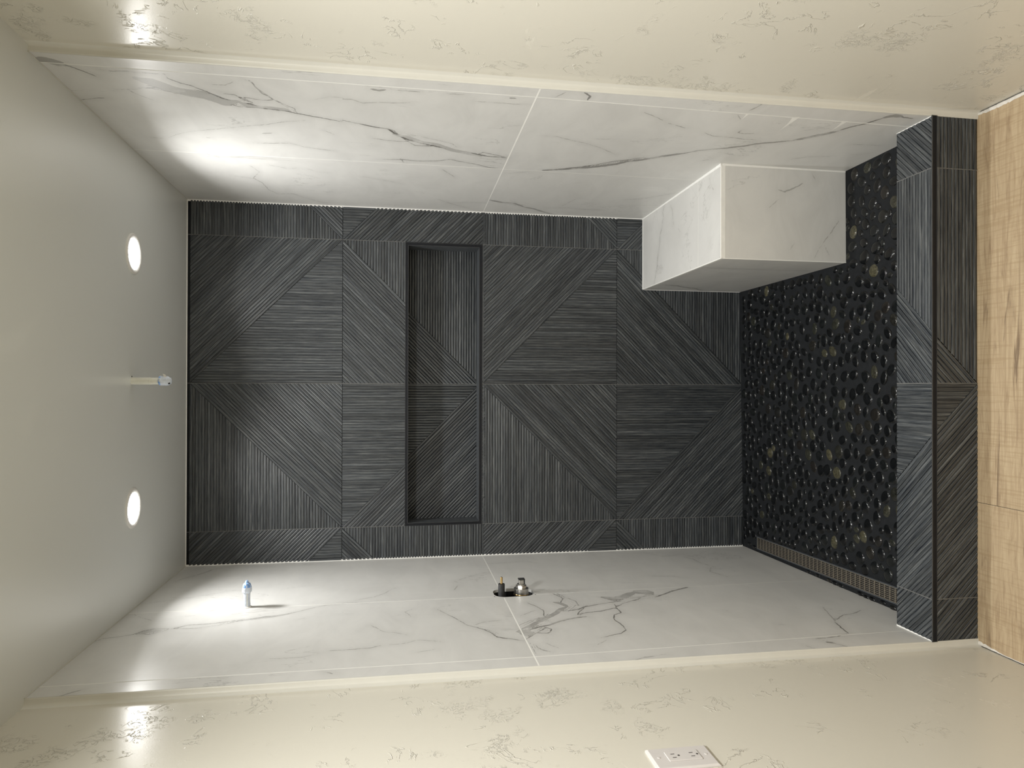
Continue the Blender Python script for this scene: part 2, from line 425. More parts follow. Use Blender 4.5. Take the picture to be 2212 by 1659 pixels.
# vein centre lines in wall coordinates: (width mm, strength, points in mm)
VEINS = {
'R': [
(3,1,[(-1181,2172),(-1155,2171),(-1132,2148),(-1118,2122),(-1085,2092),(-1050,2060),(-1029,2033),(-1025,1996),(-999,1960),(-989,1906),(-979,1878),(-964,1836),(-951,1794),(-936,1754)]),
(5,1,[(-948,1753),(-932,1710),(-914,1669),(-903,1623),(-856,1595),(-816,1552),(-790,1502),(-769,1450),(-749,1398),(-728,1339),(-712,1295),(-707,1230)]),
(38,0.38,[(-1142,2250),(-1121,2216),(-1085,2181),(-1072,2142),(-1059,2098),(-1025,2062),(-1036,2027)]),
(16,0.4,[(-1036,2027),(-1008,2000),(-1006,1950),(-998,1896)]),
(2,0.8,[(-1084,2270),(-1093,2217),(-1069,2186),(-1060,2153),(-1075,2122),(-1055,2095),(-1020,2059),(-1003,2034),(-999,1993)]),
(2,0.9,[(-1082,2053),(-1081,2025),(-1049,2008),(-1032,1987),(-1068,2012),(-1057,1958),(-1062,1928)]),
(2,0.8,[(-1177,1981),(-1175,1966),(-1135,1959),(-1098,1950),(-1081,1937),(-1044,1910),(-1012,1882),(-985,1877)]),
(1.5,0.6,[(-1179,1970),(-1122,1954),(-1072,1930),(-1014,1898)]),
(1.5,0.9,[(-1178,2320),(-1173,2300),(-1179,2262),(-1176,2227),(-1177,2172)]),
(1.5,0.6,[(-1061,2328),(-1073,2281),(-1085,2235),(-1076,2203),(-1061,2176)]),
(1.5,0.6,[(-1066,2295),(-1039,2281),(-1009,2252)]),
(1.5,0.6,[(-1136,2067),(-1137,2036),(-1159,2012)]),
(26,0.55,[(-1216,2448),(-1206,2417),(-1188,2397)]),
(3,0.9,[(-1199,2420),(-1184,2385),(-1166,2368),(-1136,2344)]),
(2,0.9,[(-977,2446),(-994,2408),(-1004,2376)]),
(1.2,0.6,[(-720,2300),(-761,2256),(-786,2217),(-820,2128),(-861,2029),(-882,1972),(-912,1918),(-930,1863)]),
(1.5,0.8,[(-714,2049),(-723,1986),(-732,1936),(-704,1892),(-690,1844),(-683,1800)]),
(1.5,0.7,[(-482,2105),(-416,2086),(-336,2123),(-282,2100),(-192,2093),(-142,2066),(-152,2004),(-102,1968),(-32,1895)]),
(1.5,0.5,[(-711,2358),(-711,2316)]),
(6,0.4,[(-802,2004),(-811,1975)]),
(4,0.5,[(-739,2184),(-737,2173)]),
(1.2,0.5,[(-501,2039),(-469,1975),(-482,1946)]),
(1.2,0.5,[(-479,1915),(-450,1875),(-447,1842)]),
(1.2,0.6,[(-354,2186),(-328,2114)]),
(1.5,0.5,[(-1079,1823),(-1107,1779),(-1108,1741)]),
(1.2,0.5,[(-864,1821),(-831,1787)]),
(2,0.8,[(-817,1673),(-805,1620),(-805,1581),(-808,1561)]),
(20,0.4,[(-861,1605),(-842,1562),(-807,1522),(-794,1472),(-753,1418),(-732,1365),(-708,1320)]),
(2,0.9,[(-903,1623),(-893,1605),(-844,1586),(-808,1561),(-776,1541),(-774,1511),(-780,1471),(-745,1418)]),
(2,0.8,[(-721,1338),(-747,1315),(-715,1231)]),
(1.5,0.8,[(-692,1324),(-683,1280),(-691,1233)]),
(1.5,0.8,[(-661,1315),(-660,1272),(-642,1231)]),
(3,0.8,[(-623,1648),(-633,1585),(-626,1527),(-637,1463),(-661,1417),(-643,1378),(-626,1327),(-598,1274),(-592,1229)]),
(2,0.7,[(-641,1585),(-602,1574)]),
(2.5,0.6,[(-1098,1742),(-1102,1717),(-1081,1689),(-1094,1638),(-1094,1608),(-1104,1561)]),
(7,0.6,[(-1174,1664),(-1170,1644),(-1177,1626)]),
(4,0.6,[(-1178,1595),(-1179,1562),(-1178,1538)]),
(2,0.5,[(-1141,1384),(-1143,1341),(-1143,1276),(-1148,1228)]),
(2,0.6,[(-1178,1468),(-1181,1418)]),
(5,0.6,[(-1179,1294),(-1179,1277)]),
(1.5,0.6,[(-869,1557),(-850,1509),(-831,1464),(-810,1423),(-784,1406)]),
(9,0.75,[(-600,1083),(-620,1019),(-649,958)]),
(14,0.7,[(-647,958),(-677,898),(-712,846),(-751,814)]),
(12,0.7,[(-743,812),(-765,780),(-786,755),(-816,717),(-859,656)]),
(3,0.9,[(-604,1084),(-629,1021),(-660,961),(-701,905),(-743,856),(-763,818),(-798,776)]),
(8,0.7,[(-849,665),(-887,627),(-910,584),(-928,544),(-955,498),(-982,470),(-1005,419),(-1031,371)]),
(14,0.7,[(-1034,372),(-1057,344),(-1091,314),(-1125,284)]),
(5,0.8,[(-1127,286),(-1160,268),(-1188,247),(-1223,222)]),
(10,0.6,[(-1229,222),(-1242,202),(-1241,176)]),
(3,0.8,[(-1238,174),(-1234,135)]),
(1.5,0.7,[(-925,1146),(-926,1102),(-902,1050),(-884,995),(-851,939),(-803,876)]),
(1.5,0.7,[(-1202,1176),(-1240,1153)]),
(4,0.8,[(-1249,1104),(-1229,1084),(-1203,1085)]),
(11,0.6,[(-191,1221),(-165,1166),(-162,1112),(-109,1063)]),
(9,0.6,[(-109,1063),(-91,1018),(-36,952),(3,893)]),
(1.2,0.6,[(-112,968),(-128,875),(-114,803),(-118,706)]),
(1.5,0.7,[(-290,672),(-321,602),(-376,550),(-418,508)]),
(1.2,0.7,[(-1152,904),(-1126,857),(-1108,831)]),
(1.5,0.8,[(-1089,807),(-1081,782),(-1064,744)]),
(1.5,0.6,[(-168,1432),(-107,1370),(-77,1327),(-13,1253)]),
(1.2,0.6,[(-119,1370),(-141,1307),(-146,1235)]),
(1.5,0.7,[(-549,1436),(-509,1411),(-467,1385)]),
(1.2,0.5,[(-421,1721),(-388,1636),(-352,1578)]),
(1.2,0.5,[(-274,872),(-148,908)]),
(1.2,0.5,[(-928,982),(-937,934)]),
(1.2,0.5,[(-952,816),(-961,768)]),
(1.5,0.5,[(-543,1204),(-573,1135)]),
(2,0.7,[(-1039,670),(-1019,635),(-1018,573),(-1012,528),(-1013,487)]),
(2,0.7,[(-1077,572),(-1057,572),(-1055,551),(-1061,518)]),
(4,0.7,[(-1214,620),(-1240,610),(-1266,611)]),
(2,0.5,[(-866,282),(-897,244),(-918,172)]),
(2,0.5,[(-1030,176),(-1037,138),(-1040,74)]),
(2,0.5,[(-795,574),(-816,550)]),
(2,0.5,[(-1185,638),(-1155,613)]),
(1.5,0.4,[(-1111,389),(-1131,355),(-1166,333)]),
(1.5,0.4,[(-944,116),(-963,61)])],
'L': [
(2.5,0.8,[(-874,2448),(-851,2432),(-844,2392),(-829,2359),(-798,2340),(-782,2310),(-796,2266),(-767,2225),(-767,2180),(-759,2136),(-743,2094),(-735,2048),(-719,2004),(-711,1958),(-686,1913),(-651,1868),(-624,1820),(-614,1774)]),
(1.5,0.8,[(-831,2350),(-836,2314),(-820,2289),(-793,2266),(-801,2193),(-782,2131),(-759,2090),(-745,2056)]),
(16,0.35,[(-825,2344),(-808,2319),(-800,2287)]),
(12,0.35,[(-753,2101),(-740,2048),(-725,1984),(-701,1935)]),
(2,0.6,[(-235,2419),(-184,2389),(-131,2351),(-80,2329),(-51,2306)]),
(10,0.3,[(-153,2363),(-79,2324)]),
(1.2,0.5,[(-509,2432),(-491,2378),(-465,2310),(-437,2250),(-399,2180)]),
(1.2,0.4,[(-406,2006),(-384,1955),(-371,1901)]),
(1.2,0.6,[(-628,2427),(-665,2394),(-703,2349)]),
(1.5,0.6,[(-1087,1930),(-1090,1889),(-1090,1845),(-1068,1802)]),
(2,0.6,[(-1054,1779),(-1054,1740)]),
(2,0.7,[(-1054,1740),(-1050,1694),(-1049,1664),(-1034,1638)]),
(3,0.7,[(-1254,2374),(-1236,2355),(-1221,2336)]),
(2.5,0.7,[(-1196,1781),(-1221,1751)]),
(1.5,0.5,[(-766,1902),(-754,1880)]),
(2,0.4,[(-678,2264),(-672,2228)]),
(1.5,0.5,[(-605,1774),(-612,1733),(-625,1706)]),
(1.5,0.6,[(-584,1734),(-557,1672),(-524,1640),(-459,1608),(-457,1594)]),
(1.5,0.8,[(-724,1464),(-769,1441),(-812,1419),(-902,1378),(-944,1335)]),
(3,1,[(-927,1356),(-944,1335),(-990,1312),(-1020,1303),(-1040,1264),(-1062,1231)]),
(1.2,0.6,[(-755,1425),(-742,1403)]),
(1.5,0.6,[(-911,1364),(-880,1327),(-870,1266)]),
(1.2,0.6,[(-946,1325),(-992,1294)]),
(1.5,0.6,[(-855,1671),(-918,1632),(-938,1591),(-961,1559)]),
(1.2,0.5,[(-1103,1544),(-1096,1514),(-1089,1483)]),
(1.5,0.6,[(-1032,1612),(-1031,1582),(-1022,1560),(-1007,1533),(-1019,1498),(-1030,1467)]),
(1.5,0.5,[(-712,1540),(-741,1566),(-792,1547)]),
(1.5,0.6,[(-400,1376),(-351,1330),(-302,1269),(-284,1230)]),
(4,0.5,[(-393,1380),(-412,1370)]),
(1.2,0.6,[(-146,1212),(-145,1132),(-128,1069),(-163,1022)]),
(1.5,0.7,[(-456,1369),(-514,1388)]),
(2,0.9,[(-705,1156),(-762,1130),(-798,1118),(-860,1129),(-908,1124)]),
(16,0.55,[(-963,1218),(-930,1178),(-883,1134),(-839,1089),(-795,1058),(-771,1031)]),
(14,0.5,[(-771,1031),(-733,1048),(-717,1066)]),
(3,0.9,[(-733,1048),(-682,1025),(-643,1036),(-611,1048)]),
(7,0.8,[(-985,1213),(-955,1168),(-940,1126),(-910,1085),(-892,1040),(-884,997)]),
(3,0.9,[(-867,1023),(-846,987),(-839,937),(-815,882),(-768,834),(-744,787),(-722,757)]),
(3,0.9,[(-816,1063),(-815,1020),(-789,982),(-765,921),(-749,861),(-745,832)]),
(3,0.9,[(-1056,1228),(-1004,1183),(-1011,1147),(-979,1130),(-965,1146),(-998,1177)]),
(26,0.5,[(-688,887),(-716,857),(-696,811),(-653,761)]),
(38,0.5,[(-653,761),(-650,720),(-683,703)]),
(2,0.9,[(-687,893),(-740,858),(-722,808),(-712,759),(-693,701)]),
(2.5,0.9,[(-864,1023),(-827,1002),(-774,967)]),
(2.5,0.9,[(-774,869),(-825,875),(-867,875),(-885,907),(-930,919),(-984,911),(-1027,913),(-1051,933),(-1059,960),(-1078,1003)]),
(2,0.8,[(-614,1032),(-665,1016),(-716,990),(-770,990)]),
(2,0.8,[(-1098,1206),(-1136,1196),(-1158,1174)]),
(6,0.8,[(-721,706),(-699,669),(-659,617),(-634,558)]),
(8,0.7,[(-640,575),(-624,544)]),
(45,0.4,[(-1004,1222),(-980,1204)]),
(14,0.5,[(-1018,1221),(-1002,1197)]),
(1.2,0.6,[(-1083,1217),(-1168,1216)]),
(1.2,0.5,[(-1091,1173),(-1133,1146)]),
(1.5,0.6,[(-752,993),(-828,1044)]),
(1.5,0.5,[(-52,539),(-76,489),(-144,450),(-116,336)]),
(4,0.6,[(-1258,971),(-1238,933),(-1236,902)]),
(1.5,0.5,[(-1232,900),(-1227,867)]),
(1.5,0.6,[(-839,1201),(-793,1146)]),
(1.5,0.7,[(-927,1222),(-890,1180),(-860,1134)]),
(3,0.5,[(-549,1116),(-559,1060)]),
(9,0.3,[(-562,1101),(-564,1067)]),
(1.5,0.5,[(-450,615),(-467,546),(-494,498)]),
(1.5,0.6,[(-1130,1033),(-1099,996)]),
(2,0.6,[(-157,371),(-206,342),(-293,339),(-352,312)]),
(2,0.6,[(-362,330),(-421,364),(-486,343),(-513,330)]),
(1.5,0.5,[(-114,353),(-164,331)]),
(2,0.6,[(-933,207),(-1012,234),(-1078,257)]),
(3,0.9,[(-1077,260),(-1133,275),(-1167,283),(-1180,287)]),
(2,0.8,[(-1177,290),(-1192,330),(-1197,373),(-1196,412)]),
(2.5,0.7,[(-1064,250),(-1019,196),(-1011,152),(-986,106)]),
(8,0.8,[(-1220,390),(-1230,371)]),
(3,0.9,[(-1232,372),(-1256,354),(-1279,344)]),
(1.2,0.5,[(-1065,442),(-1077,418)]),
(1.2,0.4,[(-745,364),(-753,356)]),
(1.2,0.5,[(-904,541),(-914,530)]),
(1.2,0.4,[(-846,88),(-874,90)]),
(1.2,0.5,[(-1232,463),(-1259,447)])],
'BT': [
(1.5,0.6,[(754,-266),(730,-247),(703,-252),(669,-243)]),
(2.5,0.6,[(669,-243),(638,-218),(602,-213),(568,-198),(515,-183),(438,-148)]),
(1.5,0.6,[(738,-328),(711,-351),(675,-355),(648,-364)]),
(1.5,0.5,[(740,-694),(716,-701),(686,-729)]),
(1.5,0.4,[(733,-629),(724,-607)]),
(1.5,0.4,[(631,-658),(612,-644)]),
(1.5,0.4,[(509,-701),(495,-694)]),
(30,0.12,[(493,-178),(489,-248)]),
(1.5,0.4,[(623,-413),(602,-430)])],
'BF': [
(3,0.5,[(682,280),(677,256),(696,208),(711,185)]),
(1.5,0.4,[(617,315),(646,280)]),
(1.5,0.5,[(448,143),(482,124),(544,76),(584,46)]),
(1.5,0.5,[(488,100),(458,85)]),
(1.5,0.4,[(472,238),(495,220)]),
(1.5,0.4,[(751,155),(724,137)])],
'BE': [
(6,0.9,[(-163,452),(-148,387),(-115,349)]),
(9,0.9,[(-115,349),(-90,306),(-94,283)]),
(4,0.9,[(-98,293),(-26,219),(-6,172)])]}

# ------------------------------------------------------------------ marble slabs (vein lines stored per vertex)
def vein_fields(P2, veins):
    n = len(P2)
    best = np.full(n, 1e9); off = np.zeros((n, 2)); wd = np.zeros(n); st = np.zeros(n); raw = np.full(n, 0.2)
    for w_mm, s_, pts in veins:
        pts = np.array(pts, float) / 1000.0
        hw = w_mm / 1000.0
        lo = pts.min(0) - 0.10; hi = pts.max(0) + 0.10
        idx = np.where(((P2 >= lo) & (P2 <= hi)).all(1))[0]
        if not len(idx): continue
        Q = P2[idx]
        L = np.r_[0, np.cumsum(np.linalg.norm(np.diff(pts, axis=0), axis=1))]
        for k in range(len(pts) - 1):
            a, b = pts[k], pts[k + 1]; d = b - a; dd = d @ d
            if dd < 1e-10: continue
            t = np.clip(((Q - a) @ d) / dd, 0, 1)
            o = a + t[:, None] * d - Q
            r = np.linalg.norm(o, axis=1)
            s = (L[k] + t * math.sqrt(dd)) / L[-1]
            ww = hw * np.clip(np.minimum(s, 1 - s) * 5.0 + 0.35, 0, 1)   # taper at the ends
            key = r - ww * 0.42
            q = key < best[idx]
            ii = idx[q]
            best[ii] = key[q]; off[ii] = o[q]; wd[ii] = ww[q]; st[ii] = s_; raw[ii] = r[q]
    return off, wd, st, raw

def grid_slab(name, u0, u1, v0, v1, step, to3, veins, shift, parent=None, axes=(1, 2), hole=None):
    nu = max(2, int(round((u1 - u0) / step)) + 1); nv = max(2, int(round((v1 - v0) / step)) + 1)
    U, V = np.meshgrid(np.linspace(u0, u1, nu), np.linspace(v0, v1, nv), indexing='ij')
    P2 = np.stack([U.ravel(), V.ravel()], 1)
    co = np.array([to3(a, b) for a, b in P2])
    I = np.arange(nu * nv).reshape(nu, nv)
    F = np.stack([I[:-1, :-1], I[1:, :-1], I[1:, 1:], I[:-1, 1:]], -1).reshape(-1, 4)
    return P2, co, F, shift

def build_slabs(name, slabs, veins, axes, parent=None, flip=False, mat='marble', rim=None):
    P2 = np.concatenate([s[0] for s in slabs]); co = np.concatenate([s[1] for s in slabs])
    Fs = []; n = 0; sh = []
    for s in slabs:
        Fs.append(s[2] + n); n += len(s[0]); sh.append(np.tile(np.array(s[3], float), (len(s[0]), 1)))
    F = np.concatenate(Fs); sh = np.concatenate(sh)
    if flip: F = F[:, ::-1]
    me = bpy.data.meshes.new(name)
    me.vertices.add(len(co)); me.vertices.foreach_set('co', co.ravel())
    me.loops.add(F.size); me.loops.foreach_set('vertex_index', F.ravel().astype(np.int32))
    me.polygons.add(len(F)); me.polygons.foreach_set('loop_start', np.arange(0, F.size, 4, dtype=np.int32))
    me.update(calc_edges=True)
    off, wd, st, raw = vein_fields(P2, veins)
    o3 = np.zeros((len(co), 3)); o3[:, axes[0]] = off[:, 0]; o3[:, axes[1]] = off[:, 1]
    for nm, arr in (('vein_w', wd), ('vein_s', st), ('vein_dist', raw)):
        at = me.attributes.new(nm, 'FLOAT', 'POINT'); at.data.foreach_set('value', arr)
    for nm, arr in (('vein_off', o3), ('tile_shift', sh)):
        at = me.attributes.new(nm, 'FLOAT_VECTOR', 'POINT'); at.data.foreach_set('vector', arr.ravel())
    me.validate()
    return link(name, me, M[mat], parent)

G = 0.0042     # marble grout joint
def side_wall(side, fx, joints, veins, hole=None):
    sgn = 1 if side == 'right' else -1
    rows = [(0.0, 1.2245 - G / 2), (1.2245 + G / 2, H)]
    cols = []
    ys = [0.0] + joints + [Y_END]
    slabs = []
    k = 0
    def warp(y, z):
        t = (y - ys[2]) / (Y_END - ys[2]); yy = ys[2] + t * (y_end(z) - ys[2])
        return (fx(y, z), yy, z)
    for (z0, z1) in rows:
        for c in range(3):
            ya = ys[c] - (G / 2 if c else 0); yb = ys[c + 1] + (G / 2 if c < 2 else 0)
            k += 1
            s = grid_slab('s', yb, ya, z0, z1, 0.005, warp if c == 2 else (lambda y, z: (fx(y, z), y, z)), veins, (k * 3.7 * sgn, k * 1.9, k * 2.3))
            if hole is not None:
                P2, co, F, shf = s
                cen = P2[F].mean(1)
                keep = ~hole(cen[:, 0], cen[:, 1])
                s = (P2, co, F[keep], shf)
            slabs.append(s)
    w_ = build_slabs('wall_' + side + '_shower', slabs, veins, (1, 2), flip=(sgn > 0))
    tag(w_, kind='structure')
    # grout bed 1 mm behind the faces, the slab edge towards the room, and the substrate
    mb = MB()
    nz = 24
    zz = [1.22 * i / 8 for i in range(8)] + [1.22 + (H - 1.22) * i / (nz - 8) for i in range(nz - 7)]
    if hole is None:
        for i in range(nz):
            a, b = zz[i], zz[i + 1]
            d = 0.0001 * sgn
            mb.poly([(fx(0, a) + d, 0.002, a), (fx(Y_END, a) + d, y_end(a), a), (fx(Y_END, b) + d, y_end(b), b), (fx(0, b) + d, 0.002, b)])
    else:
        y0h, y1h, z0h, z1h = HB
        def sheet(ya, yb, za, zb):
            d = 0.0001 * sgn
            e = (lambda y, z: y_end(z) if y == Y_END else y)
            mb.poly([(fx(ya, za) + d, ya, za), (fx(yb, za) + d, e(yb, za), za), (fx(yb, zb) + d, e(yb, zb), zb), (fx(ya, zb) + d, ya, zb)])
        n2 = 12
        for lo, hi in ((0, z0h), (z0h, 1.22), (1.22, z1h), (z1h, H)):
            m_ = max(1, int((hi - lo) / 0.12))
            for i in range(m_):
                a = lo + (hi - lo) * i / m_; b = lo + (hi - lo) * (i + 1) / m_
                if lo >= z0h and hi <= z1h:
                    sheet(0.002, y1h, a, b); sheet(y0h, Y_END, a, b)
                else:
                    sheet(0.002, Y_END, a, b)
    g = mb.build('grout', M['white_grout'], w_)
    return w_

# ------------------------------------------------------------------ ribbed charcoal tiles
PITCH = 0.01172; DEPTH = 0.0033
PROF = [(0.0, -1.0), (0.065, -1.0), (0.13, -0.22), (0.30, 0.0), (0.70, 0.0), (0.88, -0.20), (0.94, -1.0), (1.0, -1.0)]

def clip(poly, nx, ny, c):
    """keep nx*x + ny*y >= c"""
    out = []
    n = len(poly)
    for i in range(n):
        p, q = poly[i], poly[(i + 1) % n]
        dp = nx * p[0] + ny * p[1] - c; dq = nx * q[0] + ny * q[1] - c
        if dp >= 0: out.append(p)
        if (dp > 0 and dq < 0) or (dp < 0 and dq > 0):
            t = dp / (dp - dq); out.append((p[0] + t * (q[0] - p[0]), p[1] + t * (q[1] - p[1])))
    return out

def rect(a0, a1, b0, b1): return [(a0, b0), (a1, b0), (a1, b1), (a0, b1)]

def ribs(mb, poly, ang_dir, to3, seed, phase=0.0, pitch=PITCH, flip=False):
    """fill a convex polygon with ribs running along ang_dir (2-D unit vector)"""
    dx, dy = ang_dir; nx, ny = -dy, dx
    s = [nx * p[0] + ny * p[1] for p in poly]
    k0 = int(math.floor((min(s) - phase) / pitch)); k1 = int(math.ceil((max(s) - phase) / pitch))
    for k in range(k0, k1 + 1):
        rr = random.Random(seed * 1000 + k)
        rnd = rr.random(); hj = rr.uniform(-0.12, 0.0); tl = rr.uniform(-0.16, 0.16)
        wob = rr.uniform(-0.05, 0.05)
        for (t0, h0), (t1, h1) in zip(PROF[:-1], PROF[1:]):
            a = phase + (k + t0) * pitch; b = phase + (k + t1) * pitch
            q = clip(poly, nx, ny, a)
            if len(q) < 3: continue
            q = clip(q, -nx, -ny, -b)
            if len(q) < 3: continue
            ar = 0.5 * abs(sum(q[i][0] * q[(i+1) % len(q)][1] - q[(i+1) % len(q)][0] * q[i][1] for i in range(len(q))))
            if ar < 2e-9: continue
            pts = []; uv = []
            for p in q:
                sv = nx * p[0] + ny * p[1]; t = (sv - a) / (b - a)
                hh = h0 + (h1 - h0) * t
                fr = (sv - phase) / pitch - k
                if hh > -0.9: hh = hh + (hj + tl * (fr - 0.5)) * (1 + hh)
                pts.append(to3(p[0], p[1], hh * DEPTH)); uv.append((sv, dx * p[0] + dy * p[1]))
            if flip: pts.reverse(); uv.reverse()
            mb.poly(pts, 0, uv, rnd)

R2 = math.sqrt(0.5)
# each tile is halved along a diagonal; a = down the wall, b = to the left, both 0..T
def tile(mb, kind, a0, b0, wins, to3, seed, gap=0.0011, flip=False):
    """wins: rectangles (absolute a0,a1,b0,b1) of this tile that exist"""
    for (p0, p1, q0, q1) in wins:
        p0 = max(p0, a0 + gap); p1 = min(p1, a0 + T - gap); q0 = max(q0, b0 + gap); q1 = min(q1, b0 + T - gap)
        if p1 <= p0 or q1 <= q0: continue
        r = rect(p0, p1, q0, q1)
        if kind in 'AD':
            c = a0 + b0 + T
            lo = clip(r, -1, -1, -c + 0.0006); hi = clip(r, 1, 1, c + 0.0006); dg = (R2, -R2)
            if kind == 'A': parts = ((lo, dg), (hi, (1.0, 0.0)))
            else: parts = ((lo, (1.0, 0.0)), (hi, dg))
        else:
            c = a0 - b0                       # a - b = c on the diagonal
            ur = clip(r, 1, -1, c + 0.0006); ll = clip(r, -1, 1, -c + 0.0006); dg = (R2, R2)
            if kind == 'B': parts = ((ur, dg), (ll, (0.0, 1.0)))
            else: parts = ((ll, dg), (ur, (0.0, 1.0)))
        for i, (pl, dr) in enumerate(parts):
            if len(pl) >= 3:
                n_ = (-dr[1], dr[0])
                ribs(mb, pl, dr, to3, seed * 7 + i, phase=n_[0] * a0 + n_[1] * (b0 + (T if kind in 'AD' and abs(dr[0] * dr[1]) > 0.1 else 0)), flip=flip)

# back wall: a = H - z, b = (XC + 2T) - x
A0 = [H - z for z in Z_J]
B0 = [0.0, T, 2 * T, 3 * T]                     # b of the tile rows' upper (world right) edges
def back3(a, b, h): return (XC + 2 * T - b, -h, H - a)
NX0, NX1, NZ0, NZ1 = -0.6100, 0.6140, 1.2270, 1.5615   # niche rough opening
LIN = 0.1005                                     # niche depth
na0, na1 = H - NZ1, H - NZ0; nb0, nb1 = XC + 2 * T - NX1, XC + 2 * T - NX0
bmin = XC + 2 * T - 0.7560; bmax = XC + 2 * T + 0.7455
KIND = {(0, 0): 'B', (0, 1): 'A', (1, 0): 'D', (1, 1): 'C'}
mb = MB()
for c in range(4):
    for r in range(4):
        a0 = A0[c]; b0 = B0[r]
        if c == 0: a0 = A0[1] - T
        kd = KIND[(c % 2, r % 2)]
        lo, hi = max(a0, 0.0015), min(a0 + T, H - 0.003)
        q0, q1 = max(b0, bmin), min(b0 + T, bmax)
        wins = [(lo, hi, q0, q1)]
        if c == 1:
            wins = [(lo, min(hi, na0), q0, q1)]
            if na1 < hi: wins.append((max(lo, na1), hi, q0, q1))
            if q0 < nb0: wins.append((max(lo, na0), min(hi, na1), q0, min(q1, nb0)))
            if q1 > nb1: wins.append((max(lo, na0), min(hi, na1), max(q0, nb1), q1))
        if c == 0: wins = [(0.0015, A0[1], q0, q1)]
        tile(mb, kd, a0, b0, wins, back3, c * 10 + r + 1)
wb = mb.build('wall_back', M['oak'], merge=False, uv=True)
tag(wb, kind='structure')
# bed behind the tiles, with the pale centre-joint grout and the dark cross-joint grout
mb = MB()
yb_ = DEPTH + 0.0002
def bed(x0, x1, z0, z1, mi, y): mb.poly([(x0, y, z0), (x1, y, z0), (x1, y, z1), (x0, y, z1)], mi)
for x0, x1, z0, z1 in ((-0.76, 0.77, 0, NZ0), (-0.76, 0.77, NZ1, H), (-0.76, NX0, NZ0, NZ1), (NX1, 0.77, NZ0, NZ1)):
    bed(x0, x1, z0, z1, 0, yb_)
for xj in (XC + T, XC, XC - T):
    for z0, z1 in ((0, NZ0), (NZ1, H)):
        bed(xj - 0.0011, xj + 0.0011, z0, z1, 1, 0.0006)
bed_o = mb.build('grout', [M['dark_grout'], M['grey_grout']], wb, merge=False)

# niche ------------------------------------------------------------
niche = empty('shower_niche', (XC, 0.0, NZ0), 'long recessed shelf niche lined in charcoal ribbed tile with black metal edging', 'niche')
FB = 0.0135                                       # width of the black edging
ix0, ix1, iz0, iz1 = NX0 + FB, NX1 - FB, NZ0 + FB, NZ1 - FB
mb = MB()
for r in (0, 1, 2, 3):
    kd = KIND[(1, r % 2)]
    tile(mb, kd, A0[1] - 0.012, B0[r], [(H - iz1, H - iz0, max(B0[r], XC + 2*T - ix1), min(B0[r] + T, XC + 2*T - ix0))],
         lambda a, b, h: (XC + 2 * T - b, LIN - h, H - a), 60 + r)
mb.build('back_panel', M['oak'], niche, merge=False, uv=True)
mb = MB()
mb.box((ix0 - .012, LIN + DEPTH, iz0 - .012), (ix1 + .012, LIN + DEPTH + .01, iz1 + .012))
mb.poly([(XC - .001, LIN + .0008, iz0), (XC + .001, LIN + .0008, iz0), (XC + .001, LIN + .0008, iz1), (XC - .001, LIN + .0008, iz1)], 1)
mb.build('backing', [M['dark_grout'], M['grey_grout']], niche, merge=False)
for nm, a, b in (('sill', (ix0, 0.001, iz0 - .010), (ix1, LIN + .0015, iz0)), ('top_lining', (ix0, 0.001, iz1), (ix1, LIN + .0015, iz1 + .010)),
                 ('side_lining', (ix0 - .010, 0.001, iz0 - .010), (ix0, LIN + .0015, iz1 + .010)), ('side_lining', (ix1, 0.001, iz0 - .010), (ix1 + .010, LIN + .0015, iz1 + .010))):
    mb = MB(); mb.box(a, b); mb.build(nm, M['slate'], niche)
# mitred black edging, one piece per side, with a thin grey lip on the inner and the outer edge
def edging(p, q, inn, miter):
    """p,q outer corners; inn = direction to the opening"""
    mb = MB(); p = Vector(p); q = Vector(q); d = (q - p).normalized(); inn = Vector(inn)
    y = Vector((0, -1, 0))
    def bar(o0, o1, h0, h1, mi):
        c = []
        for hh in (h0, h1):
            for off in (o0, o1):
                c.append((p + d * off + inn * off + y * hh, q - d * off + inn * off + y * hh))
        # corners order
        a0_, a1_ = c[0]; b0_, b1_ = c[1]; a2_, a3_ = c[2]; b2_, b3_ = c[3]
        mb.hexa([a0_, a1_, b1_, b0_, a2_, a3_, b3_, b2_], mi)
    bar(0.0, 0.0012, -0.004, 0.0012, 1)
    bar(0.0012, FB - 0.0014, -0.004, 0.0003, 0)
    bar(FB - 0.0014, FB, -0.004, 0.0010, 1)
    o = mb.build('edge_trim', [M['black_metal'], M['edge_metal']], niche)
    return o
edging((NX0, 0, NZ0), (NX1, 0, NZ0), (0, 0, 1), 1)
edging((NX1, 0, NZ1), (NX0, 0, NZ1), (0, 0, -1), 1)
edging((NX1, 0, NZ0), (NX1, 0, NZ1), (-1, 0, 0), 1)
edging((NX0, 0, NZ1), (NX0, 0, NZ0), (1, 0, 0), 1)

# ------------------------------------------------------------------ marble side walls
HB = (-0.6335, -0.5265, 1.1080, 1.2575)           # valve cut-out in the left wall (y0,y1,z0,z1)
def in_slot(y, z, grow=0.0):
    yc = (HB[0] + HB[1]) / 2; zc = (HB[2] + HB[3]) / 2
    ry = (HB[1] - HB[0]) / 2 + grow; rz = (HB[3] - HB[2]) / 2 + grow
    rad = 0.042
    dy = np.maximum(np.abs(y - yc) - (ry - rad), 0); dz = np.maximum(np.abs(z - zc) - (rz - rad), 0)
    return np.hypot(dy, dz) < rad
wr = side_wall('right', xR, [-0.589, -1.196], VEINS['R'])
wl = side_wall('left', xL, [-0.618, -1.186], VEINS['L'], hole=in_slot)
